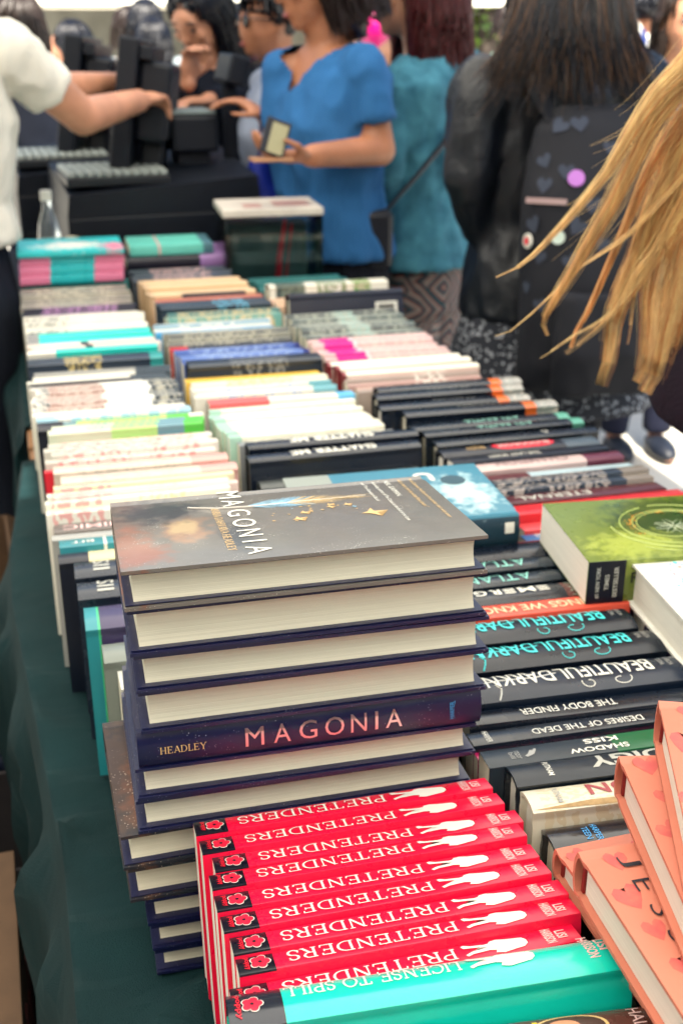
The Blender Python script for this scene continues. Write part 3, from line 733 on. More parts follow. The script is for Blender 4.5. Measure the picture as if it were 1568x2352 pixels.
for k, (yy, cc) in enumerate(((1.513, 0), (1.489, 1), (1.466, 1))):
    b = row(.018 - .004 * k, yy - .0115, yy + .0115, 1, True, (.16, .55, .08) if cc == 0 else (.66, .7, .56), ('green hardcover with teal capitals, farthest of the green lettered group', 'white hardcover with teal capitals, behind the nearest green lettered one', 'white hardcover with green end, nearest of the green lettered group')[k], bands=(((-.12, -.07, (.2, .33, .36)), (-.07, .05, (.5, .74, .22)), (.08, .12, (.7, .7, .62))) if cc == 0 else ((.04, .075, (.2, .36, .42)), (.075, .12, (.12, .55, .08)), (-.02, .04, (.5, .74, .3)))), D=.150, L=.20, edge=WHITE)[0]
    spine_text(b, 'MATCHED', .05, .14, 0, .5, ink('deep_teal', (.04, .42, .4)), .0)
row(-.007, 1.488, 1.530, 1, True, DK, 'dark hardcover at the table edge left of the green lettered books', L=.034, D=.15)
row(.006, 1.375, 1.45, 4, False, (.74, .7, .64), 'white books with red stripes, left column', prints=((-.09, .08, (.78, .40, .38)),), bands=((-.11, -.085, (.6, .58, .52)),), group='red striped white books', D=.143, edge=REDEDGE, texts=None)
row(.004, 1.362, 1.374, 1, False, (.72, .02, .06), 'red covered paperback before the red striped white books', D=.138, pages=WHITEP)
row(.012, 1.295, 1.36, 2, True, (.66, .58, .5), 'beige hardcovers with pink right ends, left column', bands=((.06, .12, (.68, .42, .38)),), prints=((-.08, .04, (.55, .5, .44)),), group='beige hardcovers left', D=.148)
row(.002, 1.205, 1.292, 6, False, [W_, (.78, .7, .5), W_, (.74, .6, .55)], 'thin white books just behind the grey cover of the stack', prints=((-.1, -.04, (.74, .45, .42)), (.0, .06, (.75, .7, .5))), group='thin white books behind the stack', D=.142, pages=WHITEP)
row(.006, 1.175, 1.203, 1, True, DK, 'black hardcover left of the navy stack', D=.138)
row(.006, 1.147, 1.174, 1, False, (.22, .19, .17), 'grey brown paperback with white letters left of the stack', D=.146, texts=[S_('MIMIC', .01, .075, 0, .55, ink('pinkish_white', (0, 0, 0)))])
row(.004, 1.128, 1.146, 1, True, LG, 'pale grey hardcover left of the navy stack', D=.146)
row(.008, 1.103, 1.127, 1, False, (.05, .3, .34), 'teal paperback with a white line left of the stack', D=.147, bands=((-.06, -.057, W_),), texts=[S_('BIT', .012, .035, 0, .3)])
row(.008, 1.073, 1.102, 1, True, DK, 'black hardcover with a pale yellow label left of the stack', D=.144, bands=((-.075, -.04, (.75, .68, .42)),))
for k, (a, c_) in enumerate(((1.027, 'farther'), (.980, 'nearer'))):
    row(.012 + .004 * k, a, a + .044, 1, True, (.05, .052, .058), '%s of two dark grey hardcovers beside the stack' % c_, D=.152, texts=[X_('SII', .026, .6, .016, ink('light_grey', (.6, .6, .55)))], rough=.28, group='two dark grey hardcovers beside the stack')
row(.026, .917, .972, 1, True, (.09, .07, .16), 'purple hardcover with teal end beside the stack', D=.150, bands=((-.11, -.094, (.05, .34, .38)), (-.094, -.092, (.1, .6, .3))), texts=[X_('SII', .04, .6, .012, ink('light_grey', (.6, .6, .55)))])
row(.036, .872, .914, 1, True, (.03, .04, .045), 'black hardcover tucked behind the left side of the stack', D=.145, bands=((-.12, -.08, (.28, .31, .28)),))
row(.046, .832, .870, 1, False, (.7, .7, .64), 'white paperback wedged against the back of the stack', D=.135)
# flat pile at the far left
def flat(hc, L, D, T, mat, lab, x, y, z, rz=0, face='spine', **k):
    """lies flat: spine toward the viewer ('spine'), or fore-edge toward the viewer ('fore'); x,y = middle of the front edge, z = underside"""
    b = book(hc, L, D, T, mat, lab, **k)
    if face == 'spine': M = Matrix.Translation((x, y, z + T / 2)) @ Matrix.Rotation(R(rz), 4, 'Z') @ Matrix.Translation((0, D, 0)) @ Matrix.Rotation(R(90), 4, 'X')
    else: M = Matrix.Translation((x, y, z + T / 2)) @ Matrix.Rotation(R(rz), 4, 'Z') @ Matrix.Rotation(R(-90), 4, 'X')
    b.matrix_world = M; return b
PNK = jacket((.05, .55, .58), bands=((-.12, -.045, (.8, .3, .45)), (.045, .12, (.8, .3, .45))), rough=.3)
row(-.002, 2.47, 2.60, 4, True, (.02, .2, .2), 'dark teal hardcovers carrying the flat pink and teal pile', L=.215, D=.135, group='dark teal hardcovers under the pile')
for k in range(3):
    flat(False, .212, .15, .018, PNK, '%s of the three pink and teal books lying flat' % ('lowest', 'middle', 'highest')[k], .098 + .002 * k, 2.465 + .004 * k, .880 + .0186 * k, random.uniform(-1, 1), group='pink and teal books lying flat')
flat(False, .215, .15, .012, jacket((.06, .6, .62), blobs=(((0, .006, .09), (.07, .03, .045), (.85, .82, .76)), ((.09, .006, .12), (.03, .03, .04), (.8, .3, .42)))), 'teal book with a white splash on top of the pink pile', .100, 2.462, .9365, -1)
row(.212, 2.60, 2.70, 3, True, (.05, .05, .055), 'dark hardcovers under the mint green book at the far end', L=.21, D=.125, group='dark hardcovers under the mint book')
flat(True, .225, .15, .030, jacket((.015, .014, .03), bands=((.05, .12, (.4, .25, .5)),)), 'black hardcover with a purple end lying flat, far end', .335, 2.585, .872, 1)
flat(False, .185, .13, .022, jacket((.2, .62, .54), bands=((.07, .1, (.12, .25, .3)), (-.03, -.025, (.75, .45, .45)))), 'mint green book lying on the black and purple hardcover', .325, 2.60, .903, -1)
# ----- middle column
row(.225, 2.43, 2.565, 4, True, (.1, .1, .1), 'charcoal hardcovers with pinkish print at the far end', prints=((-.06, .06, (.6, .42, .4)),), group='charcoal hardcovers middle far', D=.140)
row(.232, 2.25, 2.425, 5, True, (.74, .55, .36), 'cream hardcovers in the middle column', bands=((-.11, -.095, (.6, .45, .3)),), group='cream hardcovers middle', D=.146, pages=CREAM)
row(.30, 2.236, 2.248, 1, False, (.03, .02, .03), 'dark label-like thin book against the cream hardcovers', L=.125, D=.148)
row(.24, 2.21, 2.234, 1, False, (.62, .26, .2), 'salmon paperback in the middle column', D=.143)
row(.236, 2.135, 2.208, 2, True, (.03, .06, .09), 'navy hardcovers with a light blue patch, middle column', prints=((.0, .06, (.15, .45, .6)),), group='navy hardcovers middle', D=.146)
row(.245, 2.065, 2.13, 3, False, [(.2, .42, .38), (.35, .45, .36), (.12, .28, .28)], 'green grey books with coloured print, middle column', prints=((-.09, .09, (.65, .55, .35)),), group='green grey books middle', D=.140)
row(.215, 1.985, 2.06, 4, False, [(.1, .42, .7), W_, (.35, .5, .6), W_], 'white and light blue books in the middle column', prints=((-.06, .05, (.7, .72, .7)),), group='white and light blue books middle', D=.140)
row(.226, 1.90, 1.98, 5, False, [(.22, .23, .22), (.33, .33, .28), (.16, .17, .18)], 'grey books in the middle column', prints=((-.08, .08, (.5, .48, .4)),), group='grey books middle', D=.141)
row(.225, 1.862, 1.898, 2, False, [(.02, .02, .03), (.06, .07, .1)], 'black books with red ends, middle column', bands=((-.11, -.075, (.6, .03, .04)),), group='black books with red ends', D=.140)
row(.228, 1.775, 1.86, 4, False, [(.12, .2, .5), (.2, .3, .6), (.1, .17, .4)], 'blue books in the middle column', prints=((-.08, .08, (.4, .5, .7)),), bands=((.095, .11, (.03, .05, .25)),), group='blue books middle', D=.143)
row(.228, 1.718, 1.772, 1, True, (.035, .045, .055), 'thick black hardcover before the blue books', D=.150, prints=((-.04, .05, (.25, .26, .26)),))
row(.222, 1.64, 1.712, 3, False, [(.8, .74, .6), (.8, .76, .62), (.8, .55, .1)], 'cream and yellow books in the middle column', prints=((-.05, .05, (.85, .6, .15)),), group='cream and yellow books middle', D=.139, edge=REDI)
row(.222, 1.585, 1.637, 4, False, W_, 'white books with blue right ends, middle column', bands=((.07, .11, (.25, .5, .55)),), prints=((-.08, .06, (.55, .6, .7)),), group='white books with blue ends', D=.141)
row(.232, 1.565, 1.583, 1, True, DK, 'thin black book behind the red and white one', D=.141)
row(.238, 1.535, 1.563, 1, False, (.8, .78, .72), 'white book with a red left end, middle column', bands=((-.12, -.02, (.75, .2, .2)), (.08, .12, (.2, .55, .8))), D=.146)
row(.236, 1.395, 1.53, 8, False, (.82, .8, .68), 'cream white books before the white book with red end', prints=((-.08, .09, (.82, .84, .72)),), bands=((-.11, -.088, (.45, .65, .55)),), group='cream white books middle', D=.144, dx=-.001)
row(.24, 1.372, 1.392, 1, False, (.3, .32, .33), 'grey white paperback behind the white lettered black hardcovers', D=.143, prints=((-.09, .09, (.75, .74, .68)),))
for k, (a, c_) in enumerate(((1.336, 'farther'), (1.300, 'nearer'))):
    row(.246, a, a + .034, 1, True, (.02, .028, .04), '%s of two black hardcovers with big white letters' % c_, D=.150, L=.222, texts=[S_('SHATTER ME', .055, .165, 0, .62, WHITE, .03)], rough=.24, group='two black hardcovers with big white letters')
row(.25, 1.03, 1.295, 8, True, [(.02, .025, .035), (.05, .07, .08), (.03, .03, .05), (.12, .12, .1)], 'dark hardcovers beneath the teal book lying flat', D=.128, prints=((-.05, .0, (.6, .5, .15)),), group='dark hardcovers beneath the flat teal book', L=.205)
# ----- middle column, nearest part (spines we can read)
BK = (.016, .021, .030)
SHEEN = dict(rough=.26, coat=.25)
row(.286, .975, 1.022, 1, True, BK, 'glossy black hardcover behind the green-tinted lettered pair', D=.141, L=.222, lean=4, texts=[S_('L', .055, .062, 0, .3)], yaw0=-2.5, **SHEEN)
GT = ink('sea_green', (.3, .62, .55))
for k, (a, c_) in enumerate(((.949, 'farther'), (.921, 'nearer'))):
    row(.300, a, a + .026, 1, True, (.035, .045, .048), '%s of two dark hardcovers with thin sea green capitals' % c_, D=.145, L=.216, lean=4, texts=[S_('ATLANTIA', .045, .150, 0, .62, GT, -.004)], yaw0=-2.5, group='two dark hardcovers with sea green capitals', **SHEEN)
b = row(.300, .884, .920, 1, True, BK, 'black hardcover with white capitals and green printed end', D=.147, L=.222, lean=4, bands=((.055, .12, (.09, .14, .13)), (.055, .075, (.16, .06, .05))), prints=((.06, .11, (.3, .36, .3)),), yaw0=-2.5, **SHEEN)[0]
L_, T_ = b['_L'], b['_T']; spine_text(b, 'COHN', .178, .212, .26, .22, YEL, .01)
x = .152
for ch in 'EMERGENT':
    wd = {'M': .018, 'G': .0135, 'N': .014}.get(ch, .012)
    if ch == 'E':                      # three bars, no stem
        sf = spine_surf(b); bm = bmesh.new()
        for q in (-.3, 0, .3):
            bx(bm, -L_ / 2 + x - wd * .9, -L_ / 2 + x, T_ * .02 + q * T_ * .40 - .001, T_ * .02 + q * T_ * .40 + .001, 0, .0003)
        for v in bm.verts: v.co.z += sf((0, v.co.y, b['_D']))[2] + .0001
        obj('title_letter', bm, WHITE, b)
    else: spine_text(b, ch, x - wd * .9, x, .02, .34, WHITE, .02, name='title_letter')
    x -= wd + .002
CORAL = (.72, .14, .09)
row(.300, .854, .882, 1, False, CORAL, 'coral paperback with pale capitals on its spine', D=.143, L=.207, lean=4, yaw0=-3, texts=[S_('THINGS WE KNOW', .05, .188, 0, .5, ink('pale_coral', (.85, .62, .42)), .02), X_('BY', .2, .4, .006, ink('dark_red', (.3, .03, .03)))])
CURL = [(math.cos(a) * (.25 + .75 * a / 7), math.sin(a) * (.25 + .75 * a / 7)) for a in [i * .25 for i in range(28)]]
def curls(b, mat):
    """hairline flourishes round the lettering"""
    L, D, T = b['_L'], b['_D'], b['_T']; sf = spine_surf(b); bm = bmesh.new()
    def line(pts, r=.00045):
        tube(bm, [Vector(sf((x, y, D))) + Vector((0, 0, .0002)) for x, y in pts], [r] * len(pts), 4)
    for cx, sg in ((.050, 1), (.022, -1)):
        line([(cx + sg * .0095 * x * (1 if sg > 0 else .7), -T * .30 + .0075 * y * .8) for x, y in CURL[6:]])
    line([(-.055, -T * .05), (-.052, -T * .2), (-.054, -T * .34), (-.057, -T * .47)], .0007)
    line([(-.075, T * .02), (-.05, T * .10), (-.02, T * .06), (.0, T * .16)], .0005)
    obj('flourish', bm, mat, b)
for k, (a, dx_, m_, c_) in enumerate(((.8065, .279, TEALI, 'black hardcover with turquoise letters next to the coral paperback'), (.762, .282, TEALI, 'black hardcover with turquoise letters next to the white lettered one'), (.716, .279, WHITE, 'blue black hardcover with tall white letters and curled flourishes'))):
    b = row(dx_, a, a + .0435, 1, True, (.016, .022, .030) if k < 2 else (.018, .032, .055), c_, D=.150, L=.216, lean=3, yaw0=-3, jit=.3, rough=.3)[0]
    spine_text(b, 'BEAUTIFUL', .108, .190, .12, .53, m_, .006); spine_text(b, 'DARKNESS', .020, .104, .12, .53, m_, .006)
    spine_cross(b, 'GARCIA', .2065, .0155, .0042, GREYI, .0, yc=.12); spine_cross(b, 'STOHL', .1995, .0125, .0042, GREYI, .0, yc=.12)
    curls(b, m_)
row(.290, .693, .715, 1, False, (.022, .026, .032), 'thin black paperback lettered the body finder in capitals', D=.146, L=.212, lean=3, yaw0=-3, texts=[S_('THE BODY FINDER', .045, .125, 0, .42, WHITE, .0)], **SHEEN) and None
for o in COL.objects:
    if o.get('label', '').startswith('thin black paperback lettered'): o['label'] = 'thin glossy black paperback before the tall white lettered hardcover'
row(.292, .672, .692, 1, False, (.028, .032, .036), 'black paperback with a blue streak before the thin glossy one', D=.143, L=.212, lean=3, yaw0=-3, bands=((.02, .11, (.016, .02, .028)),), texts=[S_('DESIRES OF THE DEAD', .05, .142, -.05, .4, WHITE, .0), X_('HARPER', .014, .8, .0045), S_('ING', .172, .188, -.1, .4, ink('dark_pink', (.5, .02, .12)))], **SHEEN)
row(.292, .660, .671, 1, False, (.5, .01, .15), 'thin magenta book before the black paperback with blue streak', D=.137, L=.212, lean=3, yaw0=-3, prints=((-.1, 0, (.1, .01, .05)),))
b = row(.288, .636, .660, 1, False, (.04, .05, .052), 'grey and green paperback with a bird emblem', D=.147, L=.212, lean=3, yaw0=-3, bands=((-.005, .11, (.02, .17, .07)),), texts=[S_('KISS', .080, .107, .22, .26, WHITE, .02), S_('SHADOW', .065, .112, -.22, .26, WHITE, .02)])[0]
spine_cross(b, 'razor', .026, .010, .0036, GREYI); spine_cross(b, 'bill', .0215, .008, .0036, GREYI)
put_poly(b, 'bird_emblem', [(0, 0), (.3, .5), (.6, .45), (.8, .7), (1, .6), (.85, .3), (.6, -.1), (.3, -.3), (-.2, -.5), (-.4, -.3)], (-b['_L'] / 2 + .034, 0, b['_D']), (1, 0, 0), (0, 1, 0), .008, .008, GREYI)
bm = bmesh.new()
for p, q in (((0, -1), (.4, 1)), ((.4, 1), (.8, -1)), ((.8, -1), (1.2, 1)), ((1.2, 1), (1.6, -1)), ((.1, .2), (1.5, -.2))):
    tube(bm, [(.050 + p[0] * .012, p[1] * .006, b['_D'] + .0003), (.050 + q[0] * .012, q[1] * .006, b['_D'] + .0003)], .0005, 4)
obj('monogram', bm, GREYI, b)
b = row(.303, .607, .636, 1, True, (.022, .03, .036), 'dark hardcover with blue endpaper and metallic letters', D=.148, L=.218, lean=3, yaw0=-3.5, texts=[S_('PRODIGY', .060, .168, .05, .55, ink('metal_grey', (.55, .55, .5), .3), .03), X_('PUTNAM', .028, .6, .0045)], edge=ink('sky_blue', (.06, .3, .62)))[0]
b = row(.302, .577, .606, 1, True, (.74, .70, .58), 'soiled cream hardcover with red outlined letters', D=.149, L=.218, lean=3, yaw0=-3.5, prints=((-.1, .1, (.70, .62, .46)),), texts=[S_('CHAMPION', .045, .168, .08, .5, ink('wine', (.45, .12, .13)), .02), X_('PUTNAM', .022, .6, .0045, GREYI)], edge=PM('maroon_endpaper', (.14, .015, .02), .6))[0]
put_poly(b, 'brown_stain', [(-1, -.3), (-.6, .2), (-.1, .0), (.3, .3), (.8, .1), (1, -.3), (.4, -.6), (-.5, -.55)], (0, -b['_T'] * .36, b['_D']), (1, 0, 0), (0, 1, 0), .108, .006, PM('scuffed_tan', (.5, .36, .19), .7, .2, 200), surf=spine_surf(b))
row(.302, .546, .576, 1, True, (.014, .017, .024), 'glossy black hardcover before the soiled cream one', D=.140, L=.218, lean=3, yaw0=-3.5, texts=[X_('HARPER', .034, .6, .0045, BLUEI), X_('TEEN', .027, .45, .0045, BLUEI)], rough=.14, coat=.5)
b = row(.300, .508, .545, 1, True, (.74, .68, .54), 'cream hardcover with speckled dark front before the coral pile', D=.136, L=.218, lean=3, yaw0=-3.5)[0]
SPK = jacket((.018, .016, .02), speck=(900, 1.2, (.5, .42, .36)))
bm = bmesh.new(); bx(bm, -.1088, .1088, -b['_T'] / 2 - .0006, -b['_T'] / 2 - .0001, .0, .120); obj('front_panel', bm, SPK, b)
row(.30, .30, .505, 6, True, [(.02, .025, .03), (.06, .08, .1)], 'dark hardcovers underneath the coral pile', D=.125, L=.21, lean=3, group='dark hardcovers underneath the coral pile', prints=((-.08, .02, (.35, .35, .33)),))
# ----- right column
row(.462, 2.30, 2.38, 2, True, (.74, .72, .62), 'thick white album with photographs on its spine', L=.245, D=.150, prints=((-.11, -.05, (.1, .16, .12)), (-.02, .04, (.15, .25, .12)), (.05, .09, (.3, .45, .12))), group='thick white albums') if False else None
b = book(True, .245, .15, .055, jacket((.76, .74, .66), bands=((-.11, -.05, (.2, .24, .2)), (-.025, .035, (.3, .36, .22)), (.05, .085, (.5, .5, .36))), prints=((-.11, -.06, (.06, .09, .08)), (-.02, .03, (.75, .74, .7)), (.045, .085, (.15, .36, .06)))), 'thick white album with small photographs, far end of right column', pages=CREAM)
b.location = (.592, 2.25, .748); b.rotation_euler = (R(-6), 0, R(-1))
row(.47, 2.32, 2.46, 4, True, (.04, .2, .2), 'dark teal hardcovers behind the white album', D=.13, group='dark teal hardcovers behind the album', L=.2)
row(.464, 2.13, 2.225, 3, False, (.72, .52, .38), 'peach books before the white album, right column', bands=((.05, .12, (.7, .4, .33)),), group='peach books right', D=.138)
b = row(.470, 2.075, 2.12, 1, True, (.025, .03, .05), 'black hardcover with a barcode on its back', bands=(), D=.168, L=.222, lean=10, edge=WHITE)[0]
bm = bmesh.new(); bx(bm, .055, .098, -b['_T'] / 2 - .0007, -b['_T'] / 2 - .0002, .118, .146); obj('barcode_label', bm, WHITE, b)
bm = bmesh.new()
for k in range(16): bx(bm, .060 + .0021 * k, .0608 + .0021 * k + .0005 * (k % 3), -b['_T'] / 2 - .0012, -b['_T'] / 2 - .0007, .122, .142)
obj('barcode_lines', bm, BLACK, b)
row(.458, 1.885, 2.06, 9, False, [(.22, .26, .25), (.3, .33, .3), (.18, .2, .2)], 'thin grey books in the right column', bands=((-.02, .02, (.42, .55, .52)),), prints=((-.09, .09, (.5, .52, .46)),), group='thin grey books right', D=.140)
row(.450, 1.73, 1.88, 9, False, (.74, .55, .54), 'pale pink books with magenta ends, right column', bands=((-.085, -.035, (.75, .04, .36)), (-.035, -.028, (.8, .7, .7))), prints=((-.02, .09, (.76, .64, .6)),), group='pale pink books with magenta ends', D=.141, dx=.001)
row(.452, 1.642, 1.725, 3, True, (.8, .77, .68), 'white hardcovers with red edges, right column', group='white hardcovers with red edges', D=.145, L=.222, edge=REDI, bands=((-.12, -.105, (.3, .03, .05)),))
row(.455, 1.562, 1.64, 5, False, [(.45, .38, .34), (.6, .45, .4), (.56, .4, .37)], 'beige pink books behind the orange ended black hardcovers', prints=((0, .05, (.82, .8, .74)),), group='beige pink books right', D=.140)
for k, yy in enumerate((1.527, 1.490, 1.452, 1.408)):
    row(.462 + (.018 if k < 1 else .02 * (k == 3)) , yy - .0 , yy + .036, 1, True, (.022, .03, .042), 'black hardcover with orange right end, %s from the far side' % ORD[k], bands=((.062, .079, (.75, .22, .06)), (.079, .12, (.4, .42, .4))), prints=((.085, .12, (.65, .6, .55)),), D=.149, L=.222, texts=[S_('STARTERS', .08, .145, .22, .22, ink('light_grey', (.6, .6, .55)))], edge=ink('black', (0, 0, 0)), rough=.25, group='black hardcovers with orange ends')
for k, yy in enumerate((1.36, 1.327, 1.295)):
    row(.468 + .008 * k, yy, yy + .031, 1, True, (.02, .028, .036), 'dark hardcover with mint capitals, %s from the far side' % ORD[k], bands=((.095, .112, (.2, .5, .4)),) if k < 2 else (), D=.149, L=.224, texts=[S_('ATLANTIA', .075, .155, .05, .5, ink('mint', (.4, .72, .62)), .0)] if k < 2 else [S_('Q', .15, .157, .1, .6)], rough=.25, group='dark hardcovers with mint capitals')
b = row(.478, 1.255, 1.292, 1, True, (.018, .02, .03), 'black hardcover with a red lettered lozenge on its spine', D=.145, L=.212, bands=((.06, .11, (.12, .16, .2)),))[0]
put_poly(b, 'red_lozenge', [(math.copysign(abs(math.cos(t)) ** .4, math.cos(t)), math.sin(t)) for t in [i * math.pi / 20 for i in range(40)]], (-b['_L'] / 2 + .112, 0, b['_D']), (1, 0, 0), (0, 1, 0), .042, .012, REDI, surf=spine_surf(b))
put_text(b, 'title', 'BLOODROSE', (-b['_L'] / 2 + .112, 0, b['_D'] + .0003), (-1, 0, 0), (0, -1, 0), .070, .013, ink('pinkish_white', (0, 0, 0)), bold=.01, surf=spine_surf(b), cuts=4); spine_text(b, 'BODY', .035, .06, 0, .35, GOLD)
row(.478, 1.232, 1.253, 1, False, DK, 'thin black paperback before the red lozenge hardcover', D=.146, texts=[S_('THE LAST BODY', .05, .12, 0, .5)])
row(.482, 1.200, 1.231, 1, True, (.66, .52, .5), 'pale mauve hardcover with dark right end', bands=((.055, .12, (.2, .05, .09)),), D=.146, texts=[S_('CHAMPION', .045, .14, 0, .55, ink('taupe', (.4, .3, .3)), .02)])
row(.484, 1.175, 1.198, 1, False, (.5, .62, .66), 'pale blue paperback with a maroon left end', bands=((-.11, -.03, (.14, .02, .03)),), D=.143)
row(.486, 1.131, 1.172, 2, False, (.05, .055, .06), 'dark grey books before the pale blue paperback', bands=((.07, .12, (.3, .26, .22)),), prints=((-.09, .05, (.42, .38, .35)),), D=.146, group='dark grey books right')
row(.488, 1.100, 1.130, 1, False, (.14, .03, .035), 'maroon paperback behind the green covered book', D=.145, texts=[S_('ETERNAL', .03, .12, 0, .5, ink('light_grey', (.6, .6, .55)))])
row(.49, 1.066, 1.098, 1, False, (.68, .035, .05), 'bright red paperback behind the green covered book', D=.141, L=.215)
row(.488, 1.038, 1.064, 1, False, (.7, .1, .11), 'red pink paperback touching the bright red one', D=.137, L=.17)
row(.478, 1.014, 1.036, 1, False, (.06, .2, .42), 'blue paperback with white print behind the green covered book', prints=((-.09, .0, (.75, .75, .7)),), D=.133)
row(.476, .985, 1.012, 1, False, (.04, .2, .14), 'green paperback with cream pages between the flat books', D=.122, pages=CREAM)
row(.50, .875, .98, 4, True, [(.02, .025, .03), (.1, .02, .03)], 'dark hardcovers underneath the green covered book', D=.128, L=.2, group='dark hardcovers underneath the green book')
row(.520, .715, .868, 4, True, (.06, .045, .17), 'purple hardcovers standing under the white book', D=.136, L=.215, lean=2, group='purple hardcovers under the white book', pages=WHITEP, jit=.4)
row(.520, .46, .71, 7, True, [(.03, .03, .05), (.1, .1, .1)], 'dark hardcovers at the right edge by the coral pile', D=.125, L=.21, lean=2, group='dark hardcovers right of the coral pile')
# ----- books lying on top
b = flat(True, .222, .152, .036, jacket((.07, .27, .36), bands=((-.12, -.06, (.36, .39, .35)), (-.12, .12, (.02, .07, .10), .149)), blobs=(((-.02, .018, .08), (.04, .05, .035), (.7, .42, .1)), ((.075, .018, .08), (.03, .05, .05), (.5, .66, .68)))), 'sky blue hardcover lying flat just behind the navy stack', .356, 1.008, .884, -3, pages=WHITEP)
T_ = b['_T']
put_text(b, 'title', 'JAN', (.035, T_ / 2, .045), (0, 0, 1), (-1, 0, 0), .05, .02, WHITE, bold=.03) if False else None
put_poly(b, 'round_sticker', ov, (.072, T_ / 2, .045), (-1, 0, 0), (0, 0, 1), .014, .014, ink('slate_teal', (.06, .13, .16)))
put_text(b, 'sticker_text', 'AWARD', (.072, T_ / 2, .045), (0, 0, -1), (-1, 0, 0), .016, .005, ink('rust', (.5, .16, .1))) if False else None
put_text(b, 'title', 'U', (.042, T_ / 2, .03), (-1, 0, 0), (0, 0, 1), .022, .024, WHITE, bold=.03)
put_poly(b, 'publisher_emblem', [(-1, -1), (1, -1), (1, 1), (-1, 1)], (.1, .004, b['_D']), (1, 0, 0), (0, 1, 0), .005, .006, WHITE, surf=spine_surf(b))
# green covered paperback: pages facing left, spine toward us
G = jacket((.2, .26, .055), bands=(), blobs=(((0, .02, .06), (.06, .05, .05), (.06, .11, .035)), ((-.05, .02, .11), (.05, .05, .03), (.40, .46, .12)), ((.06, .02, .1), (.05, .04, .04), (.34, .42, .11)), ((.02, .02, .02), (.07, .04, .015), (.1, .15, .04))), rough=.3)
b = flat(False, .210, .140, .043, G, 'thick green paperback with swirl emblem lying across two columns', .575, .845, .889, -7, pages=WHITEP)
T_, L_ = b['_T'], b['_L']
bm = bmesh.new(); bx(bm, -L_ / 2 + .0002, -L_ / 2 + .036, -T_ / 2, T_ / 2, b['_D'] + .0002, b['_D'] + .0007); obj('dark_spine_label', bm, ink('black', (0, 0, 0)), b)
for k, s in enumerate(('#1 NEW YORK', 'TIMES', 'BESTSELLER')):
    put_text(b, 'label_line', s, (-L_ / 2 + .010 + .0085 * k, 0, b['_D'] + .0007), (0, 1, 0), (-1, 0, 0), (.032, .016, .031)[k], .0042, ink('light_grey', (.6, .6, .55)), bold=.02)
put_text(b, 'author_name', 'ROTH', (-L_ / 2 + .062, .003, b['_D']), (1, 0, 0), (0, 1, 0), .040, .0115, ink('dark_olive', (.03, .045, .02)), bold=.02)
rnd = random.Random(4); y_ = T_ / 2
bm = bmesh.new(); bm2 = bmesh.new(); bm3 = bmesh.new()
for k in range(5):
    a0 = rnd.uniform(0, 6); r0 = .026 + .006 * k
    pts = [(.005 + (r0 + .0004 * i) * math.cos(a0 + i * .16) * 1.15, y_ + .0004, .072 + (r0 + .0004 * i) * math.sin(a0 + i * .16)) for i in range(26)]
    pts = [p for p in pts if .004 < p[2] < .136]
    if len(pts) > 2: tube(bm, pts, [.0005 + .0006 * rnd.random()] * len(pts), 4)
for k in range(110):
    a = rnd.uniform(2.6, 6.0); r = rnd.gauss(.036, .0022); p = (.005 + r * 1.15 * math.cos(a), y_ + .0003, .072 + r * math.sin(a))
    bmesh.ops.create_icosphere(bm2, subdivisions=1, radius=rnd.uniform(.0006, .0013), matrix=Matrix.Translation(p) @ Matrix.Diagonal((1, .3, 1, 1)))
for k in range(16):
    a = k * 2 * math.pi / 16; q = [(.005 + t * .02 * math.cos(a + .5 * t * (-1) ** k), y_ + .0003, .074 + t * .017 * math.sin(a + .5 * t * (-1) ** k)) for t in (0.1, .5, 1)]
    tube(bm3, q, [.0007, .0005, .0002], 4)
obj('swirl_rings', bm, ink('yellow_green', (.5, .58, .2)), b); obj('swirl_dots', bm2, ink('amber', (.6, .34, .05)), b); obj('swirl_branches', bm3, ink('pale_green', (.5, .55, .4)), b)
put_text(b, 'cover_line', 'One choice can destroy you', (-.068, y_, .08), (0, 0, -1) if False else (0, 0, 1), (-1, 0, 0), .085, .0045, ink('pale_green', (0, 0, 0)))
put_text(b, 'title', 'INSURGENT', (.085, y_, .075), (0, 0, 1), (-1, 0, 0), .125, .020, ink('dark_olive', (0, 0, 0)), bold=.02)
# white book with colour flecks
b = book(True, .225, .155, .042, jacket((.80, .79, .74), rough=.3), 'white hardcover flecked with colour lying over the purple books', pages=WHITEP, edge=WHITE)
b.matrix_world = Matrix.Translation((.514, .868, .9065)) @ Matrix.Rotation(R(-6), 4, 'Z') @ Matrix.Translation((.1125, -.155, 0)) @ Matrix.Rotation(R(-90), 4, 'X')
rnd = random.Random(9); bms = {}
for k in range(60):
    c_ = rnd.choice(['pale_blue', 'mauve', 'red', 'teal']); bm = bms.setdefault(c_, bmesh.new())
    p = (rnd.uniform(-.10, .06), -.0212, rnd.uniform(.05, .14)); s_ = rnd.uniform(.0006, .0022)
    bmesh.ops.create_icosphere(bm, subdivisions=1, radius=s_, matrix=Matrix.Translation(p) @ Matrix.Rotation(rnd.uniform(0, 3), 4, 'Y') @ Matrix.Diagonal((rnd.uniform(1, 2.5), .12, 1, 1)))
for c_, bm in bms.items(): obj('colour_flecks', bm, {'pale_blue': ink('pale_blue', (0, 0, 0)), 'mauve': MAUVE, 'red': REDI, 'teal': TEALI}[c_], b)
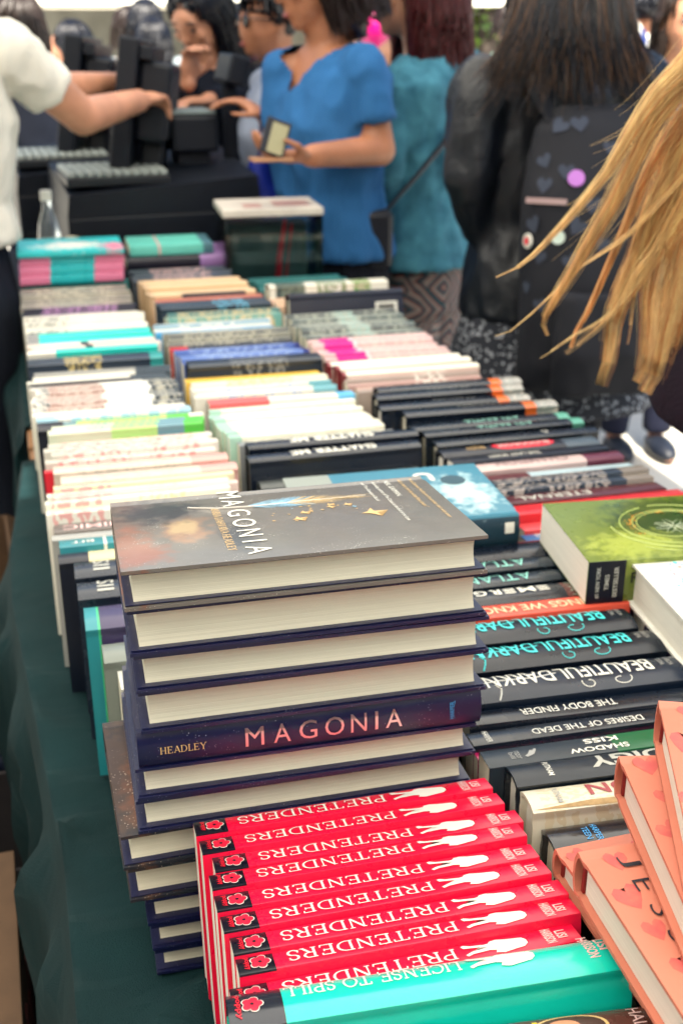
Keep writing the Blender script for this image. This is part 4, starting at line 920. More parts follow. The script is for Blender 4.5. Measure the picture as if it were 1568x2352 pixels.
# coral hardcovers with hearts
HEART = [(0, -1), (-.55, -.45), (-.95, .1), (-.9, .6), (-.5, .85), (-.15, .65), (0, .38), (.15, .65), (.5, .85), (.9, .6), (.95, .1), (.55, -.45)]
CORM = jacket((.66, .27, .19), rough=.5, spec=.35); HRT = PM('heart_red', (.60, .13, .13), .5, .25, 150, c2=(.66, .20, .15))
REDIN = PM('red_endpaper', (.3, .012, .012), .6)
def coral(lab, corner, rz, text=None, quote=False, tilt=0, L=.215, D=.147, T=.030, seed=0):
    """far left corner of the top cover; pages (tail) face left, spine away"""
    b = book(True, L, D, T, CORM, lab, pages=WHITEP, edge=PM('white_board_lining', (.74, .68, .58), .6), white_edge=True, group='coral hardcovers with hearts')
    M = Matrix.Translation(corner) @ Matrix.Rotation(R(rz), 4, 'Z') @ Matrix.Rotation(R(tilt), 4, 'X') @ Matrix.Translation((L / 2, -D, -T / 2)) @ Matrix.Rotation(R(-90), 4, 'X')
    b.matrix_world = M; y_ = -T / 2; r_ = random.Random(seed)
    bm = bmesh.new()
    for i in range(6):
        for j in range(5):
            cx, cz = -.094 + .0375 * i + r_.uniform(-.006, .006), .016 + .0285 * j + r_.uniform(-.004, .004); a = r_.uniform(-.5, .5); s = r_.uniform(.0068, .0092); hk = 1e-5 * (i * 5 + j)
            f = bm.faces.new([bm.verts.new((cx + s * (x * math.cos(a) - y * math.sin(a)), y_ - .0001 - hk, cz + s * 1.2 * (x * math.sin(a) + y * math.cos(a)))) for x, y in HEART])
            bmesh.ops.triangulate(bm, faces=[f])
    obj('heart_pattern', bm, HRT, b)
    if text:
        z = .128
        for ch in text: 
            put_text(b, 'author_letter', ch, (-.082, y_ - .0003, z), (0, 0, -1), (1, 0, 0), .0095, .0125, BLACK, bold=-.012); z -= .0205
    if quote:
        put_text(b, 'blurb_line', 'story but one with a ferocious pulse."', (-.072, y_ - .0003, .078), (0, 0, 1), (-1, 0, 0), .112, .0062, WHITE, bold=.01)
        put_text(b, 'blurb_line', 'WHALEY', (-.057, y_ - .0003, .100), (0, 0, 1), (-1, 0, 0), .045, .0065, WHITE, bold=.01)
    bm = bmesh.new(); bx(bm, -L / 2 + .001, L / 2 - .001, -T / 2 + .0026, -T / 2 + .0030, .004, D - .012); bx(bm, -L / 2 + .0028, L / 2 - .0028, -T / 2 + .004, T / 2 - .004, D - .0098, D - .0072); obj('endpaper', bm, REDIN, b)
    return b
coral('coral hardcover lying under the one lettered JESSI'.replace('JESSI', 'in black'), (.290, .540, .900), 1, 'JESSI', seed=1, T=.022)
coral('coral hardcover with black capitals, pages facing left', (.283, .500, .932), -2, 'JESSI', seed=2, T=.031)
coral('coral hardcover with white quotation, lower of the upper pair', (.3290, .541, .964), -13, None, True, seed=3, T=.030)
coral('coral hardcover topmost of the pile, turned farthest to the right', (.357, .547, .9965), -23, None, True, seed=4, T=.031)
# ---------------------------------------------------------------- unseen walls added to block light, register table
NAVYF = PM('dark_added_wall', (.02, .025, .035), .9, .1, 10)
bm = bmesh.new(); N = 60
rows = [[bm.verts.new((-2.38 + .03 * math.sin(i * .9) + .02 * math.sin(i * 2.3), -2.1 + i * 5.6 / N, z)) for i in range(N + 1)] for z in (.04, 1.3, 2.53)]
for r0, r1 in zip(rows, rows[1:]):
    for i in range(N): bm.faces.new((r0[i], r0[i + 1], r1[i + 1], r1[i]))
obj('added_side_wall', bm, NAVYF, stall, smooth=True)  # unseen cloth added to keep bright ground light off the left side
bm = bmesh.new()
rows = [[bm.verts.new((-2.36 + i * 4.0 / N, -2.12 + .03 * math.sin(i * .8), z)) for i in range(N + 1)] for z in (.04, 1.3, 2.53)]
for r0, r1 in zip(rows, rows[1:]):
    for i in range(N): bm.faces.new((r0[i], r0[i + 1], r1[i + 1], r1[i]))
obj('added_back_wall', bm, NAVYF, stall, smooth=True)  # unseen cloth added behind the camera to darken the surfaces facing it
REGC = PM('black_register_plastic', (.007, .013, .024), .5, .1, 60, bump=.1, bs=600, spec=.35)
REGD = PM('register_dark_trim', (.012, .017, .022), .5)
REGG = PM('register_grey_keys', (.42, .46, .44), .5, .2, 300)
REGT = PM('register_light_edge', (.25, .3, .3), .5)
t = thing('folding_table', 'table under a black cloth carrying the two cash registers', 'table', (.22, 3.25, 0))
obj('tabletop', box_bm(-.40, .33, -.45, .42, .70, .735, .004), TAN, t)
for sx in (-.34, .27):
    for sy in (-.38, .34): obj('leg', box_bm(sx - .015, sx + .015, sy - .015, sy + .015, 0, .7), LEGM, t)
bm = bmesh.new(); bx(bm, -.19, .56, 2.79, 3.68, .737, .741)
N = 40
for (ax, ay), (bx_, by_) in (((-.19, 2.79), (-.19, 3.68)), ((-.19, 2.79), (.56, 2.79)), ((.56, 2.79), (.56, 3.68))):
    r = [[bm.verts.new((ax + (bx_ - ax) * i / N + .008 * math.sin(i * 1.3) * (1 - q) * (ax == bx_), ay + (by_ - ay) * i / N - .002 + .008 * math.sin(i * 1.1) * (1 - q) * (ay == by_), .739 * q + .06 * (1 - q))) for i in range(N + 1)] for q in (0, .5, 1)]
    for r0, r1 in zip(r, r[1:]):
        for i in range(N): bm.faces.new((r0[i], r0[i + 1], r1[i + 1], r1[i]))
tag(obj('tablecloth', bm, PM('black_cloth', (.012, .014, .02), .85), smooth=False), 'black cloth under the cash registers', 'tablecloth')
def register(label, x, y, rz, full):
    r = thing('cash_register', label, 'cash register', (x, y, .742), (0, 0, R(rz)))
    bm = bmesh.new()                                             # drawer cabinet with a slanted upper part
    bx(bm, -.235, .235, -.19, .20, .012, .215, .006)
    v = bx(bm, -.235, .235, -.19, .20, .215, .295)
    for q in v:
        if q.co.z > .29: q.co.z += .03 * (q.co.x / .235) * .5 + (.02 if q.co.y > 0 else -.015); q.co.x *= .97
    obj('cabinet', bm, REGC, r)
    d = obj('drawer_front', box_bm(-.22, .22, -.194, -.1905, .03, .12), REGD, r)
    bm = bmesh.new(); tube(bm, [(0, -.1955, .1), (0, -.2, .1)], .012, 12); obj('lock', bm, REGT, d)
    bm = bmesh.new()
    v = bx(bm, -.226, .02, -.165, .06, .281, .301, .003); obj('keyboard', bm, REGD, r)
    bm = bmesh.new()
    for i in range(11):
        for j in range(6): bx(bm, -.222 + .0218 * i, -.205 + .0218 * i, -.158 + .036 * j, -.130 + .036 * j, .302, .313 + .001 * (j % 2), .002)
    obj('key_field', bm, REGG, r)
    # screen, seen almost edge on, leaning; housing behind it
    M = Matrix.Translation((-.02, .02, .30)) @ Matrix.Rotation(R(9), 4, 'Y') @ Matrix.Rotation(R(-17), 4, 'Z')
    bm = bmesh.new(); v = bx(bm, -.060, -.012, -.14, .16, .0, .30, .006); xform(bm, bm.verts, M); obj('screen_bezel', bm, REGC, r)
    bm = bmesh.new(); v = bx(bm, -.0615, -.0605, -.12, .14, .03, .28); xform(bm, bm.verts, M); obj('screen_glass', bm, PM('dark_glass', (.01, .012, .015), .1), r)
    bm = bmesh.new(); v = bx(bm, -.011, .068, -.11, .13, .07, .255, .012); xform(bm, bm.verts, M)
    v = bx(bm, -.011, .02, -.13, .15, .255, .285, .003); xform(bm, v, M); obj('screen_housing', bm, REGC, r)
    bm = bmesh.new(); v = bx(bm, -.0, .06, -.05, .06, -.01, .07, .01); xform(bm, bm.verts, M); obj('screen_foot', bm, REGD, r)
    if full:
        bm = bmesh.new(); bx(bm, .055, .175, -.03, .13, .335, .425, .01); bx(bm, .075, .155, 0, .1, .305, .335); obj('receipt_printer', bm, REGC, r)
        bm = bmesh.new(); v = bx(bm, .06, .17, -.02, .12, .426, .434, .003); obj('printer_lid', bm, REGT, r)
        bm = bmesh.new(); bx(bm, .205, .240, .03, .06, .31, .50, .004); obj('display_pole', bm, REGC, r)
        M2 = Matrix.Translation((.238, .04, .525)) @ Matrix.Rotation(R(16), 4, 'Y') @ Matrix.Rotation(R(0), 4, 'X')
        bm = bmesh.new(); bx(bm, -.03, .02, -.06, .08, -.035, .035, .006); xform(bm, bm.verts, M2); h_ = obj('customer_display', bm, REGC, r)
        bm = bmesh.new(); bx(bm, .0205, .0215, -.05, .07, -.025, .025); xform(bm, bm.verts, M2); obj('display_window', bm, PM('dark_glass', (0, 0, 0)), h_)
        bm = bmesh.new(); bx(bm, .185, .234, -.0, .08, .300, .312, .003); obj('pole_foot', bm, REGD, r)
    return r
register('near black cash register with leaning screen and customer display pole', .335, 3.03, 4, True)
register('far black cash register half hidden behind the near one', .235, 3.44, 2, False)
# water bottle
PETM = PM('clear_bottle_plastic', (.75, .82, .86), .08, .02, trans=.9, spec=.4)
bt = thing('water_bottle', 'small plastic water bottle with blue and white label', 'bottle', (.068, 2.755, .742)); bt.scale = (.85, .85, 1.42)
bm = bmesh.new(); prof = [(0, .002), (.028, 0), (.031, .01), (.031, .05), (.0295, .055), (.031, .06), (.031, .13), (.027, .15), (.016, .172), (.0125, .18), (.0125, .19)]
rr = [[bm.verts.new((max(.0005, a) * math.cos(i * math.pi / 10), max(.0005, a) * math.sin(i * math.pi / 10), z)) for i in range(20)] for a, z in prof]
for a, b_ in zip(rr, rr[1:]):
    for i in range(20): bm.faces.new((a[i], a[(i + 1) % 20], b_[(i + 1) % 20], b_[i]))
obj('bottle_body', bm, PETM, bt, smooth=True)
bm = bmesh.new(); tube(bm, [(0, 0, .189), (0, 0, .204)], .015, 16); obj('cap', bm, WHITE, bt)
bm = bmesh.new(); tube(bm, [(0, 0, .072), (0, 0, .098)], .0316, 24, caps=False); obj('label', bm, ink('label_blue', (.15, .38, .75)), bt)
bm = bmesh.new(); tube(bm, [(0, 0, .098), (0, 0, .128)], .0316, 24, caps=False); obj('label_top', bm, WHITE, bt)
# cream sun hat resting behind the pink pile
ht = thing('cap', 'cream cap with a red badge resting behind the pink pile', 'cap', (.115, 2.72, .742))
bm = bmesh.new(); vs = ell(bm, (0, 0, .13), (.052, .06, .062), seg=20)
bmesh.ops.delete(bm, geom=[v for v in bm.verts if v.co.z < .118], context='VERTS')
obj('crown', bm, PM('cream_cotton', (.66, .6, .46), .8, .08, 60), ht, smooth=True)
bm = bmesh.new(); tube(bm, [(0, 0, 0), (0, 0, .118)], .05, 16); obj('folded_brim', bm, PM('cream_cotton', (0, 0, 0)), ht)
bm = bmesh.new(); ell(bm, (.01, -.055, .160), (.012, .006, .01)); obj('badge', bm, REDI, ht)
# acrylic box
GL, n, l, b = newmat('clear_acrylic')
for nd in list(n):
    if nd.type == 'BSDF_PRINCIPLED': n.remove(nd)
out = [x for x in n if x.type == 'OUTPUT_MATERIAL'][0]
tp = n.new('ShaderNodeBsdfTransparent'); tp.inputs[0].default_value = (.78, .86, .86, 1); gs = n.new('ShaderNodeBsdfGlossy'); gs.inputs['Roughness'].default_value = .05
fr = n.new('ShaderNodeFresnel'); fr.inputs[0].default_value = 1.5; ms = n.new('ShaderNodeMixShader'); l.new(fr.outputs[0], ms.inputs[0]); l.new(tp.outputs[0], ms.inputs[1]); l.new(gs.outputs[0], ms.inputs[2]); l.new(ms.outputs[0], out.inputs[0])
ab = thing('display_box', 'clear plastic box with white lid card and red ribbon inside', 'box', (.548, 2.62, .742), (0, 0, R(-3)))
bm = bmesh.new()
for a in ((-.11, .11, -.085, -.082), (-.11, .11, .082, .085), (-.11, -.107, -.082, .082), (.107, .11, -.082, .082)): bx(bm, *a, 0, .245)
obj('clear_walls', bm, GL, ab)
obj('lid_card', box_bm(-.112, .112, -.087, .087, .246, .262, .002), PM('dull_card', (.66, .62, .56), .6), ab)
bm = bmesh.new(); bx(bm, -.06, -.02, -.06, .0, .2624, .2630); bx(bm, .01, .09, -.05, .03, .2624, .2630); obj('lid_print', bm, ink('faded_red', (.6, .4, .36)), ab)
bm = bmesh.new(); tube(bm, [(.0, -.04, 0), (.015, -.03, .08), (.02, -.035, .15), (.035, -.03, .23)], [.012, .008, .007, .004], 8); tube(bm, [(.0, -.04, 0), (.035, -.03, .1), (.05, -.03, .22)], [.006, .003, .003], 8); obj('red_ribbon', bm, REDI, ab)
obj('added_dark_block', box_bm(-.09, .09, -.0, .075, 0, .215, .004), PM('dark_block_grey', (.13, .18, .19), .5, .3, 12), ab)  # added block, coloured like the darkness seen through the clear walls

# ---------------------------------------------------------------- people
SKIN = {k: PM('skin_' + k, c, .48, .2, 14, sss=.08, bump=.08, bs=300) for k, c in {'light': (.60, .33, .22), 'mid': (.5, .25, .15), 'tan': (.38, .19, .11), 'pale': (.66, .40, .29)}.items()}
def FAB(name, c, var=.12, rough=.85, **k): return PM('fabric_' + name, c, rough, var, k.pop('vs', 14), spec=.25, bump=.3, bs=k.pop('bs', 260), **k)
HAIR = {k: PM('hair_' + k, c, .38, .35, 120, stretch=(1, 1, .15), spec=.5) for k, c in {'black': (.010, .011, .016), 'brown': (.05, .028, .018), 'bob': (.045, .022, .018), 'red': (.11, .014, .016), 'blonde': (.93, .60, .29), 'blonde_deep': (.70, .35, .14), 'long': (.022, .017, .016), 'ends': (.16, .09, .05)}.items()}
def hand(bm, w, d, nrm, curl=.5, s=1.0, thumb=1):
    """palm, four fingers of unequal length and a thumb; w wrist, d pointing direction, nrm back of the hand"""
    d, nrm = Vector(d).normalized(), Vector(nrm); nrm = (nrm - d * nrm.dot(d)).normalized(); sd = d.cross(nrm) * thumb
    Rm = Matrix((sd, d, nrm)).transposed()
    ell(bm, w + d * .045 * s, (.040 * s, .052 * s, .016 * s), Rm, 12)
    for off, ln in ((-.030, .062), (-.010, .078), (.010, .082), (.030, .074)):
        p = w + d * .085 * s + sd * off * s; a = .25 + curl; r = .0088 * s
        for seg in (.45, .32, .25):
            q = p + (d * math.cos(a) - nrm * math.sin(a)) * ln * seg * s; capsule(bm, p, q, r, r * .92, 8); p = q; r *= .92; a += curl * 1.1
    p = w + d * .025 * s + sd * .034 * s; q = p + (d * .6 + sd * .6 - nrm * .35) * .042 * s; capsule(bm, p, q, .012 * s, .010 * s, 8); capsule(bm, q, q + (d * .9 + sd * .05 - nrm * .4) * .032 * s, .010 * s, .008 * s, 8)
def head_geo(bm, c, yaw, s=1.0, pitch=0):
    M = Matrix.Translation(c) @ Matrix.Rotation(R(-yaw), 4, 'Z') @ Matrix.Rotation(R(pitch), 4, 'X') @ Matrix.Scale(s, 4)
    def E(p, r, seg=14): xform(bm, ell(bm, p, r, seg=seg), M)
    E((0, -.012, .025), (.074, .094, .088)); E((0, .028, -.035), (.058, .062, .072)); E((0, .058, -.088), (.026, .026, .022))
    E((0, .074, .02), (.05, .018, .045)); E((0, .094, -.022), (.0125, .019, .016)); E((0, .088, .0), (.009, .016, .03))
    E((0, .083, -.058), (.023, .010, .0075)); E((0, .081, -.068), (.020, .010, .007))
    for sg in (-1, 1):
        E((sg * .040, .068, -.018), (.022, .016, .02)); E((sg * .034, .076, .028), (.022, .012, .008)); E((sg * .076, -.008, -.012), (.009, .020, .032))
    return M
def person(label, x, y, H, yaw, skin, top=None, bottom=None, arms=None, sleeve=1.0, hair=None, z0=0, head_yaw=None, head_pitch=0, face=True, top_len=.0, top_name='shirt', bottom_name='trousers', skirt=False, vox=.011, group=None, build=1.0, legs_bare=False, fingers=True, lean=0, fold=.008, hem_flare=1.0, curl=.5, vneck=0):
    ay = R(yaw); f = Vector((math.sin(ay), math.cos(ay), 0)); r = Vector((math.cos(ay), -math.sin(ay), 0)); B = Vector((x, y, z0)); u = Vector((0, 0, 1))
    t = thing('person', label, 'person', B, group=group)
    P = lambda a, b_, h: B + r * a * H + f * (b_ + lean * max(0, h - .5)) * H + u * h * H
    hy = yaw if head_yaw is None else head_yaw
    arms = arms or {}
    sh = {s: arms.get('sh' + s, P((-1 if s == 'L' else 1) * .112 * build, -.005, .805)) for s in 'LR'}
    el = {s: arms.get('el' + s, P((-1 if s == 'L' else 1) * .145 * build, -.02, .63)) for s in 'LR'}
    wr = {s: arms.get('wr' + s, P((-1 if s == 'L' else 1) * .14 * build, .05, .49)) for s in 'LR'}
    hc = P(0, .035, .928)
    hs = H / 1.68
    sk, loc = SKIN[skin], (lambda me: me.transform(Matrix.Translation(-B)) or me)
    bm = bmesh.new()
    rings = [(P(0, 0, .45), .085 * H * build, .062 * H, yaw), (P(0, 0, .53), .094 * H * build, .068 * H, yaw), (P(0, .006, .62), .076 * H * build, .056 * H, yaw), (P(0, .012, .72), .092 * H * build, .068 * H, yaw), (P(0, .0, .79), .098 * H * build, .058 * H, yaw), (P(0, 0, .835), .05 * H, .04 * H, yaw)]
    loft(bm, rings); capsule(bm, P(0, .0, .81), P(0, .02, .89), .036 * H, .032 * H)
    M = head_geo(bm, hc, hy, hs, head_pitch)
    for s in 'LR':
        sg = -1 if s == 'L' else 1
        capsule(bm, sh[s], el[s], .027 * H * build, .0235 * H); capsule(bm, el[s], wr[s], .024 * H, .0165 * H)
        capsule(bm, P(sg * .03, 0, .797), sh[s], .030 * H, .027 * H)
        d = (wr[s] - el[s]).normalized()
        if fingers: hand(bm, wr[s], arms.get('hd' + s, d), arms.get('hn' + s, r * sg if d.z < -.6 else u), curl, hs, arms.get('th' + s, -sg))
        else: ell(bm, wr[s] + d * .05, (.035, .035, .05))
        hip, kn, an = P(sg * .05, 0, .48), P(sg * .052, .008, .27), P(sg * .05, -.005, .045)
        capsule(bm, hip, kn, .050 * H * build, .034 * H); capsule(bm, kn, an, .034 * H, .021 * H); capsule(bm, an - u * .02 * H, an + f * .1 * H - u * .028 * H, .02 * H, .016 * H)
    obj('body', loc(fuse(bm, vox if not fingers else min(vox, .0075))), sk, t)
    if face:
        for nm, pts, rr, mat in (('eye', [(-.033, .083, .006), (.033, .083, .006)], (.013, .006, .0055), PM('eye_dark', (.02, .018, .018), .2)), ('eyebrow', [(-.034, .087, .032), (.034, .087, .032)], (.02, .006, .0035), HAIR['brown']), ('mouth', [(0, .092, -.063)], (.021, .004, .006), PM('lips', (.42, .13, .11), .45))):
            for p in pts:
                b2 = bmesh.new(); ell(b2, p, rr, seg=10); xform(b2, b2.verts, Matrix.Translation(-B) @ M); obj(nm, b2, mat, t, smooth=True)
    if top:
        bm = bmesh.new(); lo = .50 - top_len
        rings = [(P(0, 0, lo), .106 * H * build * hem_flare, .084 * H * hem_flare, yaw), (P(0, .0, max(lo + .03, .56)), .102 * H * build, .078 * H, yaw), (P(0, .008, .63), .09 * H * build, .070 * H, yaw), (P(0, .014, .725), .104 * H * build, .082 * H, yaw), (P(0, .0, .795), .108 * H * build, .066 * H, yaw), (P(0, -.002, .835), .056 * H, .047 * H, yaw)]
        loft(bm, rings)
        for s in 'LR':
            sg = -1 if s == 'L' else 1
            capsule(bm, P(sg * .03, 0, .795), sh[s], .037 * H, .034 * H)
            if sleeve <= .5: e = sh[s].lerp(el[s], sleeve * 1.5); capsule(bm, sh[s], sh[s].lerp(e, .4), .034 * H, .032 * H, 16); tube(bm, [sh[s], e], [.033 * H, .0335 * H], 16)
            else:
                capsule(bm, sh[s], el[s], .039 * H * build, .033 * H)
                if sleeve > .7: tube(bm, [el[s], el[s].lerp(wr[s], .5), wr[s].lerp(el[s], .04)], [.033 * H, .028 * H, .024 * H], 16)
        me = fuse(bm, min(.008, vox * .9), 5, fold, 16, seed=len(label))
        if vneck:
            b4 = bmesh.new(); b4.from_mesh(me)
            kill = []
            for fc in b4.faces:
                q = fc.calc_center_median() - B; a_, f_, h_ = q.dot(r) / H, q.dot(f) / H, q.z / H
                if f_ > -.005 and h_ > vneck and abs(a_) < (h_ - vneck) * .75 + .002: kill.append(fc)
            bmesh.ops.delete(b4, geom=kill, context='FACES'); b4.to_mesh(me); b4.free()
        obj(top_name, loc(me), top, t)
    if bottom:
        bm = bmesh.new()
        if skirt:
            loft(bm, [(P(0, 0, skirt), .135 * H * build, .115 * H, yaw), (P(0, 0, .45), .115 * H * build, .09 * H, yaw), (P(0, 0, .55), .095 * H * build, .072 * H, yaw)])
        else:
            loft(bm, [(P(0, 0, .44), .098 * H * build, .074 * H, yaw), (P(0, 0, .50), .101 * H * build, .076 * H, yaw), (P(0, 0, .56), .092 * H * build, .068 * H, yaw), (P(0, 0, .605), .083 * H * build, .062 * H, yaw)])
            for s in (-1, 1):
                capsule(bm, P(s * .05, 0, .46), P(s * .052, .008, .27), .055 * H * build, .040 * H); tube(bm, [P(s * .052, .008, .27), P(s * .05, -.002, .05)], [.040 * H, .033 * H], 14)
        obj(bottom_name, loc(fuse(bm, vox, 4, .006, 14, seed=3)), bottom, t)
    for s in (-1, 1):
        b2 = bmesh.new(); q = P(s * .05, .035, .022); ell(b2, q - B, (.03 * H, .075 * H, .026 * H), Matrix.Rotation(-ay, 3, 'Z')); obj('shoe', b2, PM('dark_shoe', (.03, .03, .035), .5), t, smooth=True)
    return t, M, B, P
def strand_mesh(curves, r0, r1, n=3):
    bm = bmesh.new()
    for c in curves:
        k = len(c); tube(bm, c, [r0 + (r1 - r0) * i / (k - 1) for i in range(k)], n, caps=False)
    return bm
def hair(t, M, B, mat, length=0, n=260, width=.009, tie=None, seed=1, spread=1.0, volume=1.0, mat2=None, wave=.012, fringe=False):
    """scalp cap plus falling strands; length below the ear line in metres"""
    rd = random.Random(seed); bm = bmesh.new(); Mi = M
    vs = ell(bm, (0, -.016, .034), (.083 * volume, .100 * volume, .094), seg=20)
    bmesh.ops.delete(bm, geom=[v for v in bm.verts if v.co.y > .045 and v.co.z < .075 or v.co.z < -.055 or (v.co.y > .012 and v.co.z < .035)], context='VERTS')
    r = bmesh.ops.solidify(bm, geom=list(bm.faces), thickness=.006)
    if length > .1:
        n0 = len(bm.verts); ln = length * .8
        loft(bm, [(Vector((0, -.03, .03)), .076 * volume, .082, 0), (Vector((0, -.05, -.06)), .078 * volume, .06, 0), (Vector((0, -.06, -.06 - ln * .5)), .085 * volume * spread, .045, 0), (Vector((0, -.06, -.06 - ln)), .07 * volume * spread, .025, 0)])
    xform(bm, bm.verts, Matrix.Translation(-B) @ M); obj('hair', bm, mat, t, smooth=True)
    cs, cs2 = [], []
    for k in range(n):
        th = rd.uniform(-2.45, 2.45) if length > .03 else rd.uniform(-3.1, 3.1)           # 0 = back of the head
        ph = rd.uniform(.35, 1.45)
        ax, ayy, az = .088 * volume, .106 * volume, .1
        pts = []
        for q in (1.45, 1.1, .75, .35, .0):
            e = min(q, ph + .4); pts.append(Vector((math.sin(th) * math.cos(e) * ax, -.016 - math.cos(th) * math.cos(e) * ayy, .034 + math.sin(e) * az)) * (1 + rd.uniform(0, .03)))
        p = pts[-1].copy(); L = length * rd.uniform(.75, 1.08); ph_ = rd.uniform(0, 6)
        m = 6
        for i in range(1, m + 1):
            g = i / m
            pts.append(Vector((p.x * (1 + (spread - 1) * g) + wave * math.sin(ph_ + g * 5), min(p.y, .02) - .02 * g + wave * math.cos(ph_ + g * 4), p.z - L * g - .04 * g)))
        cs.append([(M @ q) - B for q in pts])
    obj('hair_strands', strand_mesh(cs, width * .5, width * .22, 4), mat2 or mat, t, smooth=True)
def glasses(t, M, B, c=(.01, .01, .012), up=0):
    bm = bmesh.new()
    for s in (-1, 1):
        ell(bm, (s * .034, .092 - up * .45, .006 + up), (.027, .006, .02), seg=12); tube(bm, [(s * .06, .088 - up * .45, .012 + up), (s * .080, .0, .008 + up)], .003, 6)
    tube(bm, [(-.012, .098 - up * .45, .01 + up), (.012, .098 - up * .45, .01 + up)], .0025, 6)
    xform(bm, bm.verts, Matrix.Translation(-B) @ M); obj('sunglasses', bm, PM('sunglass_lens', c, .15), t, smooth=True)

# cashier in white
Y_ = 2.55
t, M, B, P = person('person in a white t-shirt reaching across to the cash register', -.155, Y_, 1.66, 62, 'light', FAB('white_tee', (.74, .72, .66), .05), FAB('dark_trousers', (.03, .028, .032)), sleeve=.36,
    arms={'shR': atY(14, 118, Y_ - .06), 'elR': atY(190, 268, 2.62), 'wrR': atY(318, 232, 2.85), 'shL': atY(-20, 120, Y_ + .16), 'elL': atY(120, 205, 2.9), 'wrL': atY(270, 192, 3.1)}, face=True, head_yaw=75, build=1.06, top_len=-.085, hem_flare=1.0, fold=.013)
hair(t, M, B, HAIR['brown'], .0, 160)
# woman behind the registers
Y_ = 3.75
t, M, B, P = person('dark haired woman in a navy jacket with her hands on the far register', .60, Y_, 1.55, -160, 'light', FAB('navy_jacket', (.014, .018, .03)), FAB('dark_trousers', (0, 0, 0)), arms={'elR': atY(395, 215, 3.62), 'wrR': atY(432, 190, 3.5), 'elL': atY(545, 235, 3.66), 'wrL': atY(480, 232, 3.48), 'hdR': (.1, -.2, .9), 'hdL': (-.9, -.3, .0)}, head_yaw=-132, head_pitch=-30, z0=-.05)
hair(t, M, B, HAIR['black'], .20, 240, seed=4); glasses(t, M, B, up=.065)
# woman in blue
Y_ = 2.86
BLUE = FAB('blue_tee', (.055, .20, .42), .06)
t, M, B, P = person('woman in a blue v-neck t-shirt holding an open wallet', .765, Y_, 1.59, -112, 'mid', BLUE, FAB('black_trousers', (.012, .013, .02)), sleeve=.44,
    arms={'shL': atY(832, 158, Y_ - .13), 'elL': atY(872, 345, Y_ - .16), 'wrL': atY(715, 358, Y_ - .26), 'hdL': (-1, -.05, .02), 'hnL': (0, -.25, -1), 'shR': atY(655, 165, Y_ + .06), 'elR': atY(650, 330, Y_ + .03), 'wrR': atY(615, 272, Y_ + .08), 'hdR': (-.8, .3, .5)}, head_yaw=-95, head_pitch=-16, build=1.0, top_len=-.03, hem_flare=1.02, fold=.013, curl=.3, vneck=.772)
hair(t, M, B, HAIR['bob'], .125, 420, seed=6, volume=1.15, width=.006)
bm = bmesh.new()                                                  # v neckline: a patch of skin-coloured inner edge
wl = thing('wallet', 'open dark wallet with a cream card in the hand of the woman in blue', 'wallet', atY(632, 318, Y_ - .30))
M3 = Matrix.Rotation(R(20), 4, 'Y') @ Matrix.Rotation(R(-12), 4, 'X')
bm = bmesh.new(); bx(bm, -.028, .028, -.004, .004, -.036, .040, .002); xform(bm, bm.verts, M3); obj('wallet_cover', bm, PM('dark_leather', (.03, .025, .028), .5), wl)
bm = bmesh.new(); bx(bm, -.014, .022, -.0055, -.0042, -.032, .032); xform(bm, bm.verts, M3); obj('card', bm, ink('pale_olive', (.45, .43, .28)), wl)
bm = bmesh.new(); bx(bm, -.055, .035, -.03, .03, -.046, -.040, .002); obj('wallet_flap', bm, PM('tan_leather', (.45, .26, .15), .6), wl)
bg_ = thing('shopping_bag', 'deep blue bag hanging beside the woman in blue', 'bag', atY(622, 440, Y_ + .1))
bm = bmesh.new(); loft(bm, [(Vector((0, 0, -.30)), .07, .04, -20), (Vector((0, 0, -.05)), .075, .05, -20), (Vector((0, 0, .08)), .055, .02, -20)]); obj('bag_body', fuse(bm, .01, 3, .012, 14), FAB('deep_blue', (.012, .04, .3), .1, .5), bg_)
bm = bmesh.new(); tube(bm, [(-.03, 0, .07), (-.02, .01, .16), (.03, .01, .16), (.04, 0, .07)], .005, 6); obj('handle', bm, FAB('deep_blue', (0, 0, 0)), bg_)
# person with sunglasses behind her
# woman with red hair
TL = PM('fabric_teal_lace', (.045, .19, .27), .9, .2, 26, c2=(.11, .33, .42), bump=.3, bs=240)
t, M, B, P = person('red haired woman in a teal lace top and patterned leggings', 1.035, 2.93, 1.56, -48, 'light', TL, None, sleeve=1.0, arms={'shL': atY(925, 205, 2.86), 'elL': atY(878, 385, 2.82), 'wrL': atY(880, 505, 2.98)}, head_yaw=-85, build=1.1, top_len=-.012, hem_flare=1.1, fold=.012)
hair(t, M, B, HAIR['red'], .25, 900, seed=8, volume=1.2, spread=1.22, width=.006, wave=.016); glasses(t, M, B)
LEGG, n, l, b = newmat('patterned_leggings'); b.inputs['Roughness'].default_value = .8
tc = n.new('ShaderNodeTexCoord'); v1 = n.new('ShaderNodeTexVoronoi'); v1.inputs['Scale'].default_value = 7; v1.distance = 'MANHATTAN'; l.new(tc.outputs['Object'], v1.inputs['Vector'])
sn = n.new('ShaderNodeMath'); sn.operation = 'MULTIPLY'; sn.inputs[1].default_value = 5.2; l.new(v1.outputs['Distance'], sn.inputs[0]); fr_ = n.new('ShaderNodeMath'); fr_.operation = 'FRACT'; l.new(sn.outputs[0], fr_.inputs[0])
rp = n.new('ShaderNodeValToRGB'); rp.color_ramp.interpolation = 'CONSTANT'; cr = rp.color_ramp.elements
cr[0].color = (.30, .14, .12, 1); cr[1].position = .25; cr[1].color = (.015, .02, .035, 1)
